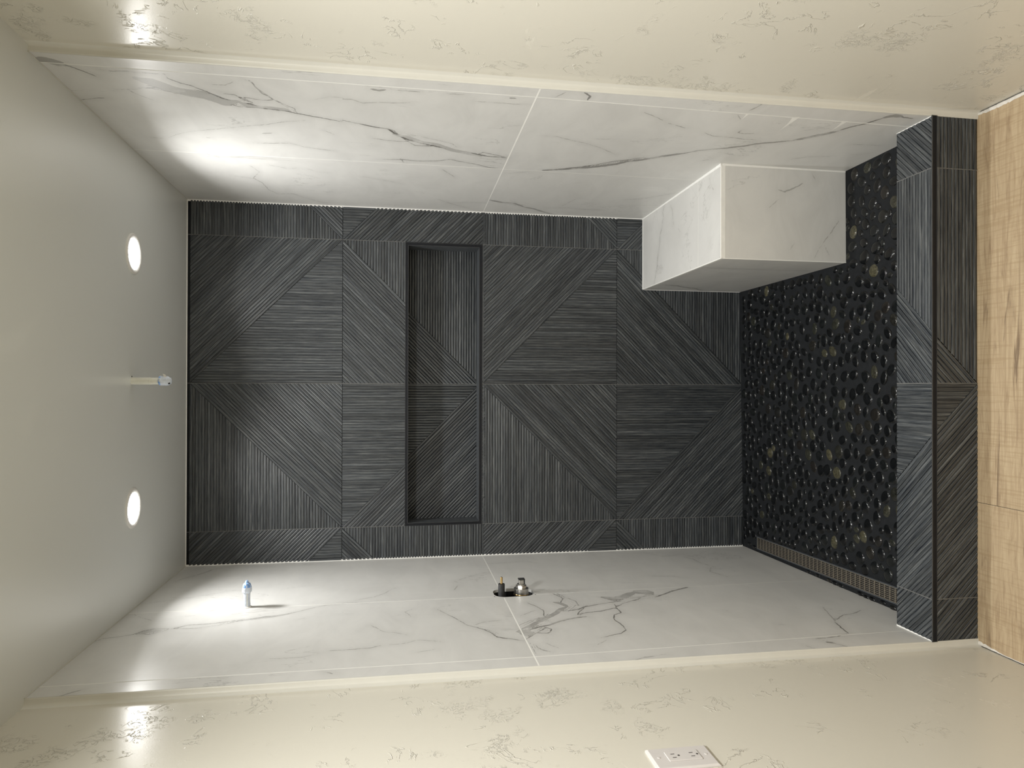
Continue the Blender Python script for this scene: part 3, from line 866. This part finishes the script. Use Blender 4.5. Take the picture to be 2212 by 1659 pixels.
# lip and pocket of the cut-out (covers the stepped mesh edge)
mb = MB()
def slot_loop(grow, n=64):
    yc = (HB[0] + HB[1]) / 2; zc = (HB[2] + HB[3]) / 2; ry = (HB[1] - HB[0]) / 2; rz = (HB[3] - HB[2]) / 2; rad = 0.042
    pts = []
    for (sy, sz, a0_) in ((1, 1, 0), (-1, 1, 90), (-1, -1, 180), (1, -1, 270)):
        for i in range(13):
            a = math.radians(a0_ + i * 7.5)
            pts.append((yc + sy * (ry - rad) + math.cos(a) * (rad + grow), zc + sz * (rz - rad) + math.sin(a) * (rad + grow)))
    return pts
xw = xL(-0.58, 1.18)
lo_, li_ = slot_loop(0.0045), slot_loop(-0.0035)
n = len(lo_)
for i in range(n):
    j = (i + 1) % n
    for (r0, x0), (r1, x1), mi in (((lo_, xw + .0004), (li_, xw + .0004), 0), ((li_, xw + .0004), (li_, xw - .010), 0), ((li_, xw - .010), (li_, xw - .085), 1)):
        mb.poly([(x0, *r0[i]), (x0, *r0[j]), (x1, *r1[j]), (x1, *r1[i])], mi)
mb.poly([(xw - .085, *p_) for p_ in li_], 1)
po = mb.build('valve_cutout', [M['marble'], M['black_gap']], wl)
for nm in ('vein_w', 'vein_s'): po.data.attributes.new(nm, 'FLOAT', 'POINT')
at = po.data.attributes.new('vein_dist', 'FLOAT', 'POINT'); at.data.foreach_set('value', [0.2] * len(po.data.vertices))

# white caulk lines where planes meet
def bead(name, pts, r, mat='caulk', parent=None, seg=6):
    mb = MB(); fr = []
    for k, p in enumerate(pts):
        p = Vector(p); d = (Vector(pts[min(k+1, len(pts)-1)]) - Vector(pts[max(k-1, 0)])).normalized()
        e1 = d.orthogonal().normalized(); fr.append((p, e1, d.cross(e1)))
    # keep frames consistent
    e1 = fr[0][1]; out = []
    for p, _a, _b in fr:
        d = (Vector(pts[-1]) - Vector(pts[0])).normalized(); e = (e1 - d * e1.dot(d)).normalized(); out.append((p, e, d.cross(e)))
    mb.prism([(r * math.cos(2*math.pi*i/seg), r * math.sin(2*math.pi*i/seg)) for i in range(seg)], out)
    return mb.build(name, M[mat], parent)
def corner_strip(fx, sgn, z0, z1):
    mb = MB(); n = 20
    w_ = 0.0062
    for i in range(n):
        a = z0 + (z1 - z0) * i / n; b = z0 + (z1 - z0) * (i + 1) / n
        xa = fx(0, a); xb = fx(0, b)
        mb.poly([(xa, 0.0004, a), (xa - sgn * w_, 0.0009, a), (xb - sgn * w_, 0.0009, b), (xb, 0.0004, b)])
        mb.poly([(xa, -0.0022, a), (xa - sgn * .0022, 0.0004, a), (xb - sgn * .0022, 0.0004, b), (xb, -0.0022, b)])
    return mb
corner_strip(xR, 1, BZ, H).build('caulk_line', M['caulk'], wb, merge=False)
corner_strip(xL, -1, 0.004, H).build('caulk_line', M['caulk'], wb, merge=False)
bead('caulk_line', [(xL(0, H), -0.001, H - .001), (xR(0, H), -0.001, H - .001)], 0.0022, 'caulk', wb)

# ------------------------------------------------------------------ painted walls outside the shower
def outer_wall(side, fx, sgn):
    mb = MB(); nz = 16
    prof = []                                     # (y, dx outward) from the tile edge out to the room
    prof = [(Y_END + .0015, 0.0), (Y_END - .0005, 0.0008), (Y_END - .0012, 0.004), (Y_END - .0018, STEP - .006), (Y_END - .0045, STEP - .0025),
            (Y_END - .012, STEP - .0008), (Y_END - .016, STEP + .0006), (Y_END - .024, STEP - .0006), (Y_END - .05, STEP), (Y_END - .4, STEP), (-2.4, STEP), (ROOM_Y, STEP)]
    zs = [ZF + (H - ZF) * i / nz for i in range(nz + 1)]
    for i in range(nz):
        for k in range(len(prof) - 1):
            (ya, da), (yc, dc) = prof[k], prof[k + 1]
            q = []
            for y, d, z in ((ya, da, zs[i]), (yc, dc, zs[i]), (yc, dc, zs[i+1]), (ya, da, zs[i+1])):
                q.append((fx(Y_END, z) + sgn * d, y + (y_end(z) - Y_END if y > -2 else 0), z))
            mb.poly(q, 1 if k < 6 else 0)
    # closing end under the tile thickness
    o = mb.build('wall_' + side, [M['plaster'], M['return']])
    for p_ in o.data.polygons: p_.use_smooth = True
    tag(o, kind='structure')
    return o
wor = outer_wall('right', xR, 1)
wol = outer_wall('left', xL, -1)
mb = MB(); mb.box((-1.0, ROOM_Y - .1, ZF - .05), (1.0, ROOM_Y, H + .05)); tag(mb.build('wall_behind', M['plaster']), kind='structure')
mb = MB(); mb.poly([(-1.0, ROOM_Y - .1, H), (-1.0, 0.15, H), (1.0, 0.15, H), (1.0, ROOM_Y - .1, H)]); mb.box((-1.0, ROOM_Y - .1, H + .001), (1.0, 0.15, H + .1))
tag(mb.build('ceiling', M['ceiling'], merge=False), kind='structure')
bead('caulk_line', [(xR(0, H) - .001, 0, H - .001), (xR(Y_END, H) - .001, Y_END, H - .001)], 0.0015, 'return', wr)
bead('caulk_line', [(xL(0, H) + .001, 0, H - .001), (xL(Y_END, H) + .001, Y_END, H - .001)], 0.0015, 'return', wl)

# ------------------------------------------------------------------ bathroom floor: oak-look planks running left to right
mb = MB()
PW = 0.178
y_edge = CURB_YO + 0.006
k = 0
y = y_edge - PW
rows = [(y_edge, y)]
while y > ROOM_Y: rows.append((y, y - PW)); y -= PW
for k, (ya, yb2) in enumerate(rows):
    cut = (-0.337, 0.9)[0] if k == 0 else random.Random(k).uniform(-0.6, 0.6)
    for s, (xa, xb) in enumerate(((-0.80, cut), (cut, 0.83))):
        g = 0.0006
        x0_, x1_ = (xa + g, xb - g)
        c = [(x0_, yb2 + g, ZF), (x1_, yb2 + g, ZF), (x1_, ya - g, ZF), (x0_, ya - g, ZF)]
        mb.poly(c, 0, [(p_[1], p_[0]) for p_ in c], random.Random(k * 2 + s).random())
fl = mb.build('floor', M['wood'], merge=False, uv=True); tag(fl, kind='structure')
mb = MB(); mb.box((-0.9, ROOM_Y, ZF - .06), (0.9, y_edge, ZF - .0015)); mb.build('subfloor', M['black_gap'], fl)
# gap and messy paint/compound along the wall feet
def foot(fx, sgn, y0, y1, wid, seed):
    rr = random.Random(seed)
    mb = MB(); n = 90
    xs = fx(Y_END, ZF) + sgn * STEP
    prev = None
    for i in range(n + 1):
        y = y0 + (y1 - y0) * i / n
        wv = wid(i / n) * (1 + rr.uniform(-.22, .22)); hh = 0.0022 + 0.0015 * rr.random()
        cur = [(xs - sgn * .0022, y, ZF), (xs - sgn * .0025, y, ZF + hh), (xs - sgn * (0.003 + wv * .6), y, ZF + hh * .7), (xs - sgn * (0.003 + wv), y, ZF + .0002)]
        if prev:
            for j in range(3): mb.poly([prev[j], prev[j+1], cur[j+1], cur[j]])
        prev = cur
    o = mb.build('paint_residue', M['residue'], fl); smooth(o)
    mb = MB(); mb.box((xs - sgn * .0026, y1, ZF + .0001), (xs - sgn * .0001, y0, ZF + .0016)); mb.build('floor_gap', M['black_gap'], fl)
foot(xR, 1, -1.286, -1.75, lambda t: 0.0055 + 0.003 * math.sin(t * 9), 3)
foot(xL, -1, -1.286, -1.75, lambda t: max(0.0010, 0.009 * (1 - t * 5)), 5)

# ------------------------------------------------------------------ curb
curb = empty('shower_curb', (0, (CURB_YI + CURB_YO) / 2, ZF), 'low shower curb clad in charcoal ribbed tile with black metal nosing', 'curb')
CX0, CX1 = -0.7285, 0.7635
mb = MB()
mb.box((CX0 - .004, CURB_YO + .0035, ZF - .02), (CX1 + .004, CURB_YI - .003, CURB_Z - DEPTH - .0003))
mb.build('core', M['dark_grout'], curb)
SH = CURB_Z - ZF                                  # front height
S0 = T - (SH + (CURB_YI - CURB_YO))               # the cladding is cut from the foot of the tile
BB = XC + 2 * T
NOSE = 0.0150
def curb_top(a, b, h): return (BB - b, CURB_YI - (a - S0), CURB_Z + h)
def curb_front(a, b, h): return (BB - b, CURB_YO - h, ZF + (T - a))
mbt, mbf = MB(), MB()
bl, bh = BB - CX1 + .003, BB - CX0 - .003
topw = (S0 + .0008, S0 + (CURB_YI - CURB_YO) - .0022)
frow = (T - SH + NOSE + .0010, T - .0015)
for r in range(4):
    q0, q1 = max(B0[r], bl), min(B0[r] + T, bh)
    g = 0.0012
    if r in (1, 2):
        tile(mbt, 'C' if r == 1 else 'D', 0.0, B0[r], [(topw[0], topw[1], q0, q1)], curb_top, 80 + r, gap=g)
        tile(mbf, 'C' if r == 1 else 'D', 0.0, B0[r], [(frow[0], frow[1], q0, q1)], curb_front, 90 + r, gap=g)
    elif r == 0:
        ribs(mbt, rect(topw[0], topw[1], q0, q1 - g), (R2, R2), curb_top, 81)
        ribs(mbf, rect(frow[0], frow[1], q0, q1 - g), (0.0, 1.0), curb_front, 91)
    else:
        ribs(mbt, rect(topw[0], topw[1], q0 + g, q1), (R2, -R2), curb_top, 82)
        ribs(mbf, rect(frow[0], frow[1], q0 + g, q1), (R2, -R2), curb_front, 92)
mbt.build('top_tile', M['oak'], curb, merge=False, uv=True)
mbf.build('front_tile', M['oak'], curb, merge=False, uv=True)
mb = MB()
ribs(mb, rect(0.002, 0.10, bl, bh), (0.0, 1.0), lambda a, b, h: (BB - b, CURB_YI + .0022 + h, CURB_Z - a), 83, flip=True)
mb.build('inner_tile', M['oak'], curb, merge=False, uv=True)
mb = MB()
for xj in (XC + T, XC, XC - T):
    mb.box((xj - .0012, CURB_YO + .0022, CURB_Z - .004), (xj + .0012, CURB_YI, CURB_Z - .0004))
    mb.box((xj - .0012, CURB_YO + .0004, ZF + .001), (xj + .0012, CURB_YO + .004, CURB_Z - NOSE))
mb.build('grout', M['grey_grout'], curb)
# nosing: black channel with a grey lip along top and bottom
mb = MB()
mb.box((CX0, CURB_YO + .0006, CURB_Z - NOSE), (CX1, CURB_YO + .004, CURB_Z - .0020))
mb.box((CX0, CURB_YO - .0004, CURB_Z - .0020), (CX1, CURB_YO + .0021, CURB_Z + .0002), 1)
mb.box((CX0, CURB_YO - .0002, CURB_Z - NOSE - .0008), (CX1, CURB_YO + .002, CURB_Z - NOSE + .0003), 1)
mb.build('nosing', [M['black_metal'], M['edge_metal']], curb)
mb = MB()
for sx, xx, fx in ((1, CX1, xR), (-1, CX0, xL)):
    mb.box((min(xx - sx * .0035, xx + sx * .006), CURB_YO + .0045, CURB_Z - .006), (max(xx - sx * .0035, xx + sx * .006), CURB_YI + .001, CURB_Z - .0005))
mb.build('caulk_line', M['caulk'], curb)

# ------------------------------------------------------------------ shower floor: pebbles set in dark grout
def zfloor(x, y): return 0.0 + 0.020 * (x + 0.75) / 1.2 if x < 0.45 else 0.020 + 0.002 * (x - .45) / .3
mb = MB()
nx, ny = 30, 10
X = [-0.752 + (0.765 + 0.752) * i / nx for i in range(nx + 1)]; Y = [0.0035 + (CURB_YI + .001 - .0035) * j / ny for j in range(ny + 1)]
DR = (-0.7065, 0.0245)                              # drain centre line x at the back, half width
def drain_x(y): return DR[0] + 0.0265 * (-y) / 1.0
DY0, DY1 = -0.1385, -1.100
for i in range(nx):
    for j in range(ny):
        mb.poly([(X[i], Y[j+1], zfloor(X[i], 0)), (X[i+1], Y[j+1], zfloor(X[i+1], 0)), (X[i+1], Y[j], zfloor(X[i+1], 0)), (X[i], Y[j], zfloor(X[i], 0))])
sf = mb.build('floor_shower', M['dark_grout'], merge=False); tag(sf, kind='structure')
# scatter: relaxed points with individual sizes
def scatter():
    pts = []; rad = []
    cell = 0.05
    W0, W1, V0, V1 = -0.740, 0.752, -1.135, -0.004
    tries = 0
    rng = np.random.default_rng(4)
    P = np.empty((0, 2)); Rr = np.empty(0)
    for size in (0.0255, 0.0232, 0.021, 0.0190, 0.017, 0.0145):
        for _ in range(5200):
            x = rng.uniform(W0, W1); y = rng.uniform(V0, V1)
            r = size * rng.uniform(0.93, 1.07)
            if x > BX - .004 and y > BY - .002: continue
            if abs(x - drain_x(y)) < 0.030 + r * .55 and DY1 - .01 < y < DY0 + .006 + r * .5: continue
            if x < W0 + r * .5 or x > W1 - r * .5 or y > V1 - r * .6: continue
            if x > BX - r * .7 and y > BY - r * .7: continue
            if len(P):
                d = np.hypot((P[:, 0] - x), (P[:, 1] - y))
                if (d < (Rr + r) * 0.86).any(): continue
            P = np.vstack([P, [x, y]]); Rr = np.r_[Rr, r]
    return P, Rr
PP, RR = scatter()
vs = []; fs = []; tone = []
rr = random.Random(21)
SEG, RNGS = 18, 5
for (x, y), r in zip(PP, RR):
    asp = rr.uniform(0.66, 0.97); ang = rr.gauss(0.0, 0.75) + (math.pi / 2 if rr.random() < .3 else 0)
    ra, rb = r * rr.uniform(.86, .98), r * asp * .92
    near_drain = abs(x - drain_x(y)) < 0.05
    if near_drain and x < drain_x(y): ra = min(r, .016); rb = 0.008; ang = math.pi / 2
    ca, sa = math.cos(ang), math.sin(ang)
    egg = rr.uniform(-.18, .18); p3 = rr.uniform(0, 6.28); am3 = rr.uniform(0, .06)
    hgt = 0.0048 * (r / 0.02) ** .5 * rr.uniform(.8, 1.15)
    z0 = zfloor(x, 0) - 0.0008
    tx, ty = rr.gauss(0, .04), rr.gauss(0, .04)
    tn = rr.random() ** 1.15
    b0_ = len(vs)
    for k in range(RNGS):
        f = k / (RNGS - 1) * 0.5 * math.pi
        cr, cz = math.cos(f) ** 0.85 if k < RNGS - 1 else 0.0, math.sin(f) ** 0.8
        if k == RNGS - 1:
            vs.append((x, y, z0 + hgt)); tone.append(tn); continue
        for i in range(SEG):
            a = 2 * math.pi * i / SEG
            q = 1 + egg * math.cos(a) + am3 * math.cos(3 * a + p3)
            u_, v_ = ra * cr * math.cos(a) * q, rb * cr * math.sin(a) * (1 + egg * .6 * math.cos(a))
            px, py = u_ * ca - v_ * sa, u_ * sa + v_ * ca
            vs.append((x + px, y + py, z0 + hgt * cz + px * tx + py * ty)); tone.append(tn)
    for k in range(RNGS - 2):
        for i in range(SEG):
            j = (i + 1) % SEG
            fs.append((b0_+k*SEG+i, b0_+k*SEG+j, b0_+(k+1)*SEG+j, b0_+(k+1)*SEG+i))
    top = b0_ + (RNGS - 1) * SEG; k = RNGS - 2
    for i in range(SEG): fs.append((b0_+k*SEG+i, b0_+k*SEG+(i+1) % SEG, top))
me = bpy.data.meshes.new('pebble_mosaic'); me.from_pydata(vs, [], fs)
at = me.attributes.new('tone', 'FLOAT', 'POINT'); at.data.foreach_set('value', tone)
peb = link('pebble_mosaic', me, M['pebble'], sf); smooth(peb); peb['kind'] = 'stuff'

# ------------------------------------------------------------------ linear drain
drain = empty('linear_drain', (drain_x(-.6), -.6, 0.0), 'long narrow metal shower drain grate beside the left marble wall', 'drain')
def dpt(t, y, z): return (drain_x(y) + t, y, zfloor(drain_x(y), 0) + z)
def dbar(mb, t0, t1, y0, y1, z0, z1, mi=0):
    c = [dpt(t0, y1, z0), dpt(t1, y1, z0), dpt(t1, y0, z0), dpt(t0, y0, z0), dpt(t0, y1, z1), dpt(t1, y1, z1), dpt(t1, y0, z1), dpt(t0, y0, z1)]
    mb.hexa(c, mi)
HW = DR[1]
mb = MB(); dbar(mb, -HW, HW, DY0, DY1, 0.0003, 0.0010); mb.build('channel', M['black_gap'], drain)
mb = MB()
dbar(mb, -HW - .0035, -HW, DY0 + .0035, DY1, 0.0002, 0.0058); dbar(mb, HW, HW + .0035, DY0 + .0035, DY1, 0.0002, 0.0058)
dbar(mb, -HW, HW, DY0 + .0035, DY0, 0.0002, 0.0058)
mb.build('frame', M['slate'], drain)
mb = MB()
nb = 8; px_ = (2 * HW - .004) / (nb - 1)
for i in range(nb):
    t = -HW + .002 + i * px_; dbar(mb, t - .0010, t + .0010, DY0, DY1, 0.0034, 0.0052)
for i in range(nb - 1):
    t = -HW + .002 + i * px_
    y = DY0
    while y > DY1:
        dbar(mb, t, t + px_, y, y - .0034, 0.0034, 0.0051); y -= 0.025
mb.build('grate', M['grate'], drain, merge=False)

# ------------------------------------------------------------------ bench
bench = empty('shower_bench', ((BX + .76) / 2, BY / 2, 0.02), 'white marble tiled corner bench against the right shower wall', 'bench')
XW = 0.760
J = -0.598
e_ = 0.0030
slabs = [grid_slab('', BX + e_, XW - .003, a, b, 0.006, lambda x, y: (x, y, BZ), None, s) for a, b, s in ((BY + e_, J - .0015, (9, 2, 4)), (J + .0015, -0.004, (5, 8, 1)))]
build_slabs('seat_tile', slabs, VEINS['BT'], (0, 1), bench)
slabs = [grid_slab('', BX + .002, XW - .004, 0.012, BZ - 0.0095, 0.006, lambda x, z: (x, BY, z), None, (11, 7, 5))]
build_slabs('front_panel', slabs, VEINS['BF'], (0, 2), bench)
slabs = [grid_slab('', a, b, 0.012, BZ - 0.0095, 0.006, lambda y, z: (BX, y, z), None, s) for a, b, s in ((BY + .002, J - .0012, (2, 14, 3)), (J + .0012, -0.0005, (15, 1, 9)))]
build_slabs('end_panel', slabs, VEINS['BE'], (1, 2), bench, flip=True)
mb = MB(); mb.box((BX + .0012, BY + .0012, 0.0), (XW + .010, 0.001, BZ - .0003)); mb.build('core', M['white_grout'], bench)
# bull-nose white edging and caulk
mb = MB(); mb.box((BX + .0001, BY - .0004, BZ - .0170), (XW - .002, BY + e_, BZ + .0006)); bevel(mb.build('edge_trim', M['white_grout'], bench), .0012)
mb = MB(); mb.box((BX - .0004, BY - .0004, BZ - .0100), (BX + e_, -.0005, BZ + .0006)); bevel(mb.build('edge_trim', M['white_grout'], bench), .0012)
mb = MB()
mb.box((XW - .0065, BY, BZ - .001), (XW + .0130, -.002, BZ + .0012)); mb.box((BX + e_, -.0065, BZ - .001), (XW, -.0005, BZ + .0010))
mb.box((BX - .0006, BY - .0006, 0.014), (BX + .0018, BY + .0018, BZ - .008)); mb.box((XW - .0045, BY - .0008, .015), (XW + .006, BY + .001, BZ - .008))
mb.box((BX - .0012, -.0022, .014), (BX + .001, -.0002, BZ - .006))
mb.build('caulk_line', M['caulk'], bench)

# ------------------------------------------------------------------ recessed downlights
def downlight(x, y, label):
    o = empty('recessed_downlight', (x, y, H), label, 'ceiling light', 'shower ceiling downlights')
    ro, ri = 0.0665, 0.0510
    prof = [(0.0, ro), (0.0020, ro), (0.0045, ro - .003), (0.0048, ro - .006), (0.0036, ri + .001), (0.0024, ri)]
    seg = 64; mb = MB()
    for (t0, r0), (t1, r1) in zip(prof[:-1], prof[1:]):
        for i in range(seg):
            a, b = 2*math.pi*i/seg, 2*math.pi*(i+1)/seg
            mb.poly([(x + r0*math.cos(a), y + r0*math.sin(a), H - t0), (x + r0*math.cos(b), y + r0*math.sin(b), H - t0),
                     (x + r1*math.cos(b), y + r1*math.sin(b), H - t1), (x + r1*math.cos(a), y + r1*math.sin(a), H - t1)])
    smooth(mb.build('trim_ring', M['white_enamel'], o))
    mb = MB()
    mb.poly([(x + ri*math.cos(-2*math.pi*i/seg), y + ri*math.sin(-2*math.pi*i/seg), H - .0026) for i in range(seg)])
    mb.build('lens', M['lamp'], o, merge=False)
    return o
downlight(0.4235, -0.586, 'lit round recessed ceiling light nearer the marble wall with the bench')
downlight(-0.4105, -0.580, 'lit round recessed ceiling light nearer the marble wall with the valve opening')

# ------------------------------------------------------------------ capped ceiling pipe for the rain head
pipe = empty('ceiling_shower_pipe', (0.0065, -0.5935, H), 'white wrapped stub pipe hanging from the shower ceiling between the two lights', 'pipe')
px0, py0 = 0.0065, -0.5935
Rp = 0.0116
lathe('tube', [(0.0, Rp*.98), (0.003, Rp*.98), (0.006, Rp), (0.055, Rp), (0.0555, Rp*1.06), (0.058, Rp*1.06), (0.0585, Rp*.97), (0.088, Rp*.95)], (px0, py0, H), (0, 0, -1), M['white_pipe'], pipe, jit=0.012)
lathe('wrap', [(0.083, Rp*1.05), (0.085, Rp*1.33), (0.090, Rp*1.40), (0.098, Rp*1.30), (0.106, Rp*1.38), (0.114, Rp*1.22), (0.1195, Rp*.9), (0.1215, Rp*.45)], (px0 + .001, py0, H), (0, 0, -1),
      [M['clear_wrap'], M['blue_wrap'], M['black_gap']], pipe, seg=22, jit=0.07, mi_fn=lambda k, i: 1 if (k == 0 or (k == 1 and i % 5 < 2)) else (2 if (k == 5 and i % 7 == 0) else 0))
mb = MB()
fr = [((px0 + .010 + .013 * t, py0 - .008, H - .104 + .004 * t * t), (0, 1, 0), (0.25, 0, 1)) for t in (0, .33, .66, 1)]
mb.prism([(-.0015, -.0045), (.0015, -.0045), (.0015, .0035), (-.0015, .0035)], fr)
mb.build('tape_flap', M['white_enamel'], pipe)
mb = MB()
mb.prism([(0.0022*math.cos(a*math.pi/4), 0.0022*math.sin(a*math.pi/4)) for a in range(8)], [((px0 + .0145, py0 - .002, H - .0002), (1, 0, 0), (0, 1, 0)), ((px0 + .0145, py0 - .002, H - .0012), (1, 0, 0), (0, 1, 0))])
mb.build('ceiling_chip', M['black_gap'], pipe)

# ------------------------------------------------------------------ taped shower-arm stub on the left wall
AX, AY, AZ = xL(-.606, 2.083), -0.606, 2.0845
arm = empty('shower_arm_stub', (AX, AY, AZ), 'blue taped shower arm stub sticking out high on the left marble wall', 'pipe')
Ra = 0.0108
lathe('escutcheon', [(-0.001, Ra*1.35), (0.002, Ra*1.4), (0.0035, Ra*1.15), (0.004, Ra)], (AX, AY, AZ), (1, 0, 0), M['caulk'], arm)
lathe('tube', [(0.0, Ra), (0.010, Ra*1.02), (0.020, Ra*.98), (0.036, Ra*1.0), (0.052, Ra*1.03)], (AX, AY, AZ), (1, 0, 0), [M['clear_wrap'], M['white_pipe']], arm, seg=30, jit=0.035, mi_fn=lambda k, i: 1 if i % 6 == 0 else 0)
lathe('wrap', [(0.048, Ra*1.05), (0.051, Ra*1.38), (0.058, Ra*1.42), (0.066, Ra*1.30), (0.075, Ra*1.16), (0.079, Ra*.95), (0.081, Ra*.60), (0.086, Ra*.45), (0.088, Ra*.3)], (AX, AY, AZ), (1, 0, 0),
      [M['clear_wrap'], M['blue_wrap']], arm, seg=24, jit=0.05, mi_fn=lambda k, i: 1 if (k >= 3 and (i + k) % 4 != 0) else 0)

# ------------------------------------------------------------------ rough valve and stop in the cut-out
VX = xw
valve = empty('mixing_valve', (VX - .05, -0.585, 1.155), 'bare chrome shower mixing valve body with a square stem in the wall opening', 'valve')
vo = (VX - .070, -0.585, 1.155)
b_ = 0.070
lathe('body', [(0.0, .0240), (b_ - .010, .0240), (b_ - .0095, .0228), (b_ - .006, .0228), (b_ - .0055, .0262), (b_ + .0165, .0262), (b_ + .0175, .0250)], vo, (1, 0, 0), M['chrome'], valve, seg=48)
lathe('retaining_ring', [(b_ + .014, .0195), (b_ + .026, .0195), (b_ + .0275, .0185)], vo, (1, 0, 0), M['chrome'], valve, seg=8)
lathe('cartridge', [(b_ + .020, .0155), (b_ + .0315, .0150), (b_ + .033, .0130), (b_ + .034, .0070)], vo, (1, 0, 0), M['chrome'], valve, seg=32)
lathe('seal_band', [(b_ - .0060, .0266), (b_ - .0030, .0270), (b_ - .0015, .0264)], vo, (1, 0, 0), M['brass'], valve, seg=48)
mb = MB()
cx_ = vo[0] + b_ + .032
mb.box((cx_, -0.585 - .0095, 1.155 - .0090), (cx_ + .0150, -0.585 + .0095, 1.155 + .0090)); bevel(mb.build('stem_block', M['chrome'], valve), .0015)
mb = MB()
mb.box((cx_ + .0150, -0.585 - .0110, 1.155 - .0105), (cx_ + .0180, -0.585 + .0110, 1.155 + .0105))
mb.box((cx_ + .0020, -0.585 - .0110, 1.155 - .0120), (cx_ + .0180, -0.585 + .0110, 1.155 - .0090))
mb.build('stem_cap', M['black_plastic'], valve)

stop = empty('diverter_stem', (VX - .05, -0.588, 1.2265), 'dusty black sleeve with a thin brass rod beside the chrome valve', 'valve')
so = (VX - .070, -0.588, 1.2265)
lathe('sleeve', [(0.0, .0118), (.094, .0118), (.102, .0118), (.1055, .0112), (.1060, .0075), (.1020, .0070)], so, (1, 0, 0), M['black_plastic'], stop, seg=36)
lathe('rod', [(0.098, .0044), (.1275, .0044), (.1290, .0040)], so, (1, 0, 0), M['brass'], stop, seg=24)
mb = MB(); mb.box((so[0] + .1275, so[1] - .0040, so[2] - .0009), (so[0] + .1294, so[1] + .0040, so[2] + .0009)); mb.build('slot', M['slot'], stop)

# ------------------------------------------------------------------ outlet on the left painted wall
OX = xL(Y_END, 1.03) - STEP
out = empty('wall_outlet', (OX, -1.712, 1.026), 'white duplex electrical outlet with cover plate on the cream wall', 'outlet')
py0_, py1_, pz0_, pz1_ = -1.7520, -1.6740, 0.9615, 1.0905
mb = MB()
ins = (-1.7290, -1.6925, 0.9880, 1.0590)
t_ = 0.0058
# cover plate with a window for the device
ring_o = [(py0_, pz0_), (py1_, pz0_), (py1_, pz1_), (py0_, pz1_)]
ring_f = [(py0_ + .004, pz0_ + .004), (py1_ - .004, pz0_ + .004), (py1_ - .004, pz1_ - .004), (py0_ + .004, pz1_ - .004)]
ring_i = [(ins[0], ins[2]), (ins[1], ins[2]), (ins[1], ins[3]), (ins[0], ins[3])]
for i in range(4):
    j = (i + 1) % 4
    mb.poly([(OX - .001, *ring_o[i]), (OX - .001, *ring_o[j]), (OX + .0030, *ring_o[j]), (OX + .0030, *ring_o[i])])
    mb.poly([(OX + .0030, *ring_o[i]), (OX + .0030, *ring_o[j]), (OX + t_, *ring_f[j]), (OX + t_, *ring_f[i])])
    mb.poly([(OX + t_, *ring_f[i]), (OX + t_, *ring_f[j]), (OX + t_, *ring_i[j]), (OX + t_, *ring_i[i])])
    mb.poly([(OX + t_, *ring_i[i]), (OX + t_, *ring_i[j]), (OX + .001, *ring_i[j]), (OX + .001, *ring_i[i])])
mb.build('cover_plate', M['outlet'], out)
mb = MB(); mb.box((OX, ins[0] + .0006, ins[2] + .0006), (OX + t_ + .0016, ins[1] - .0006, ins[3] - .0006))
dev = bevel(mb.build('receptacle', M['outlet'], out), .0012)
yc_ = (ins[0] + ins[1]) / 2
fx_ = OX + t_ + .0016
for zc_ in (1.0430, 1.0040):
    mb = MB()
    for dy in (-.0064, .0064):
        mb.box((fx_ - .0001, yc_ + dy - .0010, zc_ - .0030), (fx_ + .00025, yc_ + dy + .0010, zc_ + .0050))
    mb.prism([(.0024*math.cos(a*math.pi/6), .0024*math.sin(a*math.pi/6)) for a in range(12)], [((fx_ - .0001, yc_, zc_ - .0100), (0, 1, 0), (0, 0, 1)), ((fx_ + .00025, yc_, zc_ - .0100), (0, 1, 0), (0, 0, 1))])
    mb.build('socket', M['slot'], dev)
for zc_ in (1.0745, .9750):
    s_ = lathe('screw', [(0.0, .0034), (.0006, .0033), (.0010, .0026)], (OX + t_ - .0002, yc_, zc_), (1, 0, 0), M['outlet'], out, seg=20)
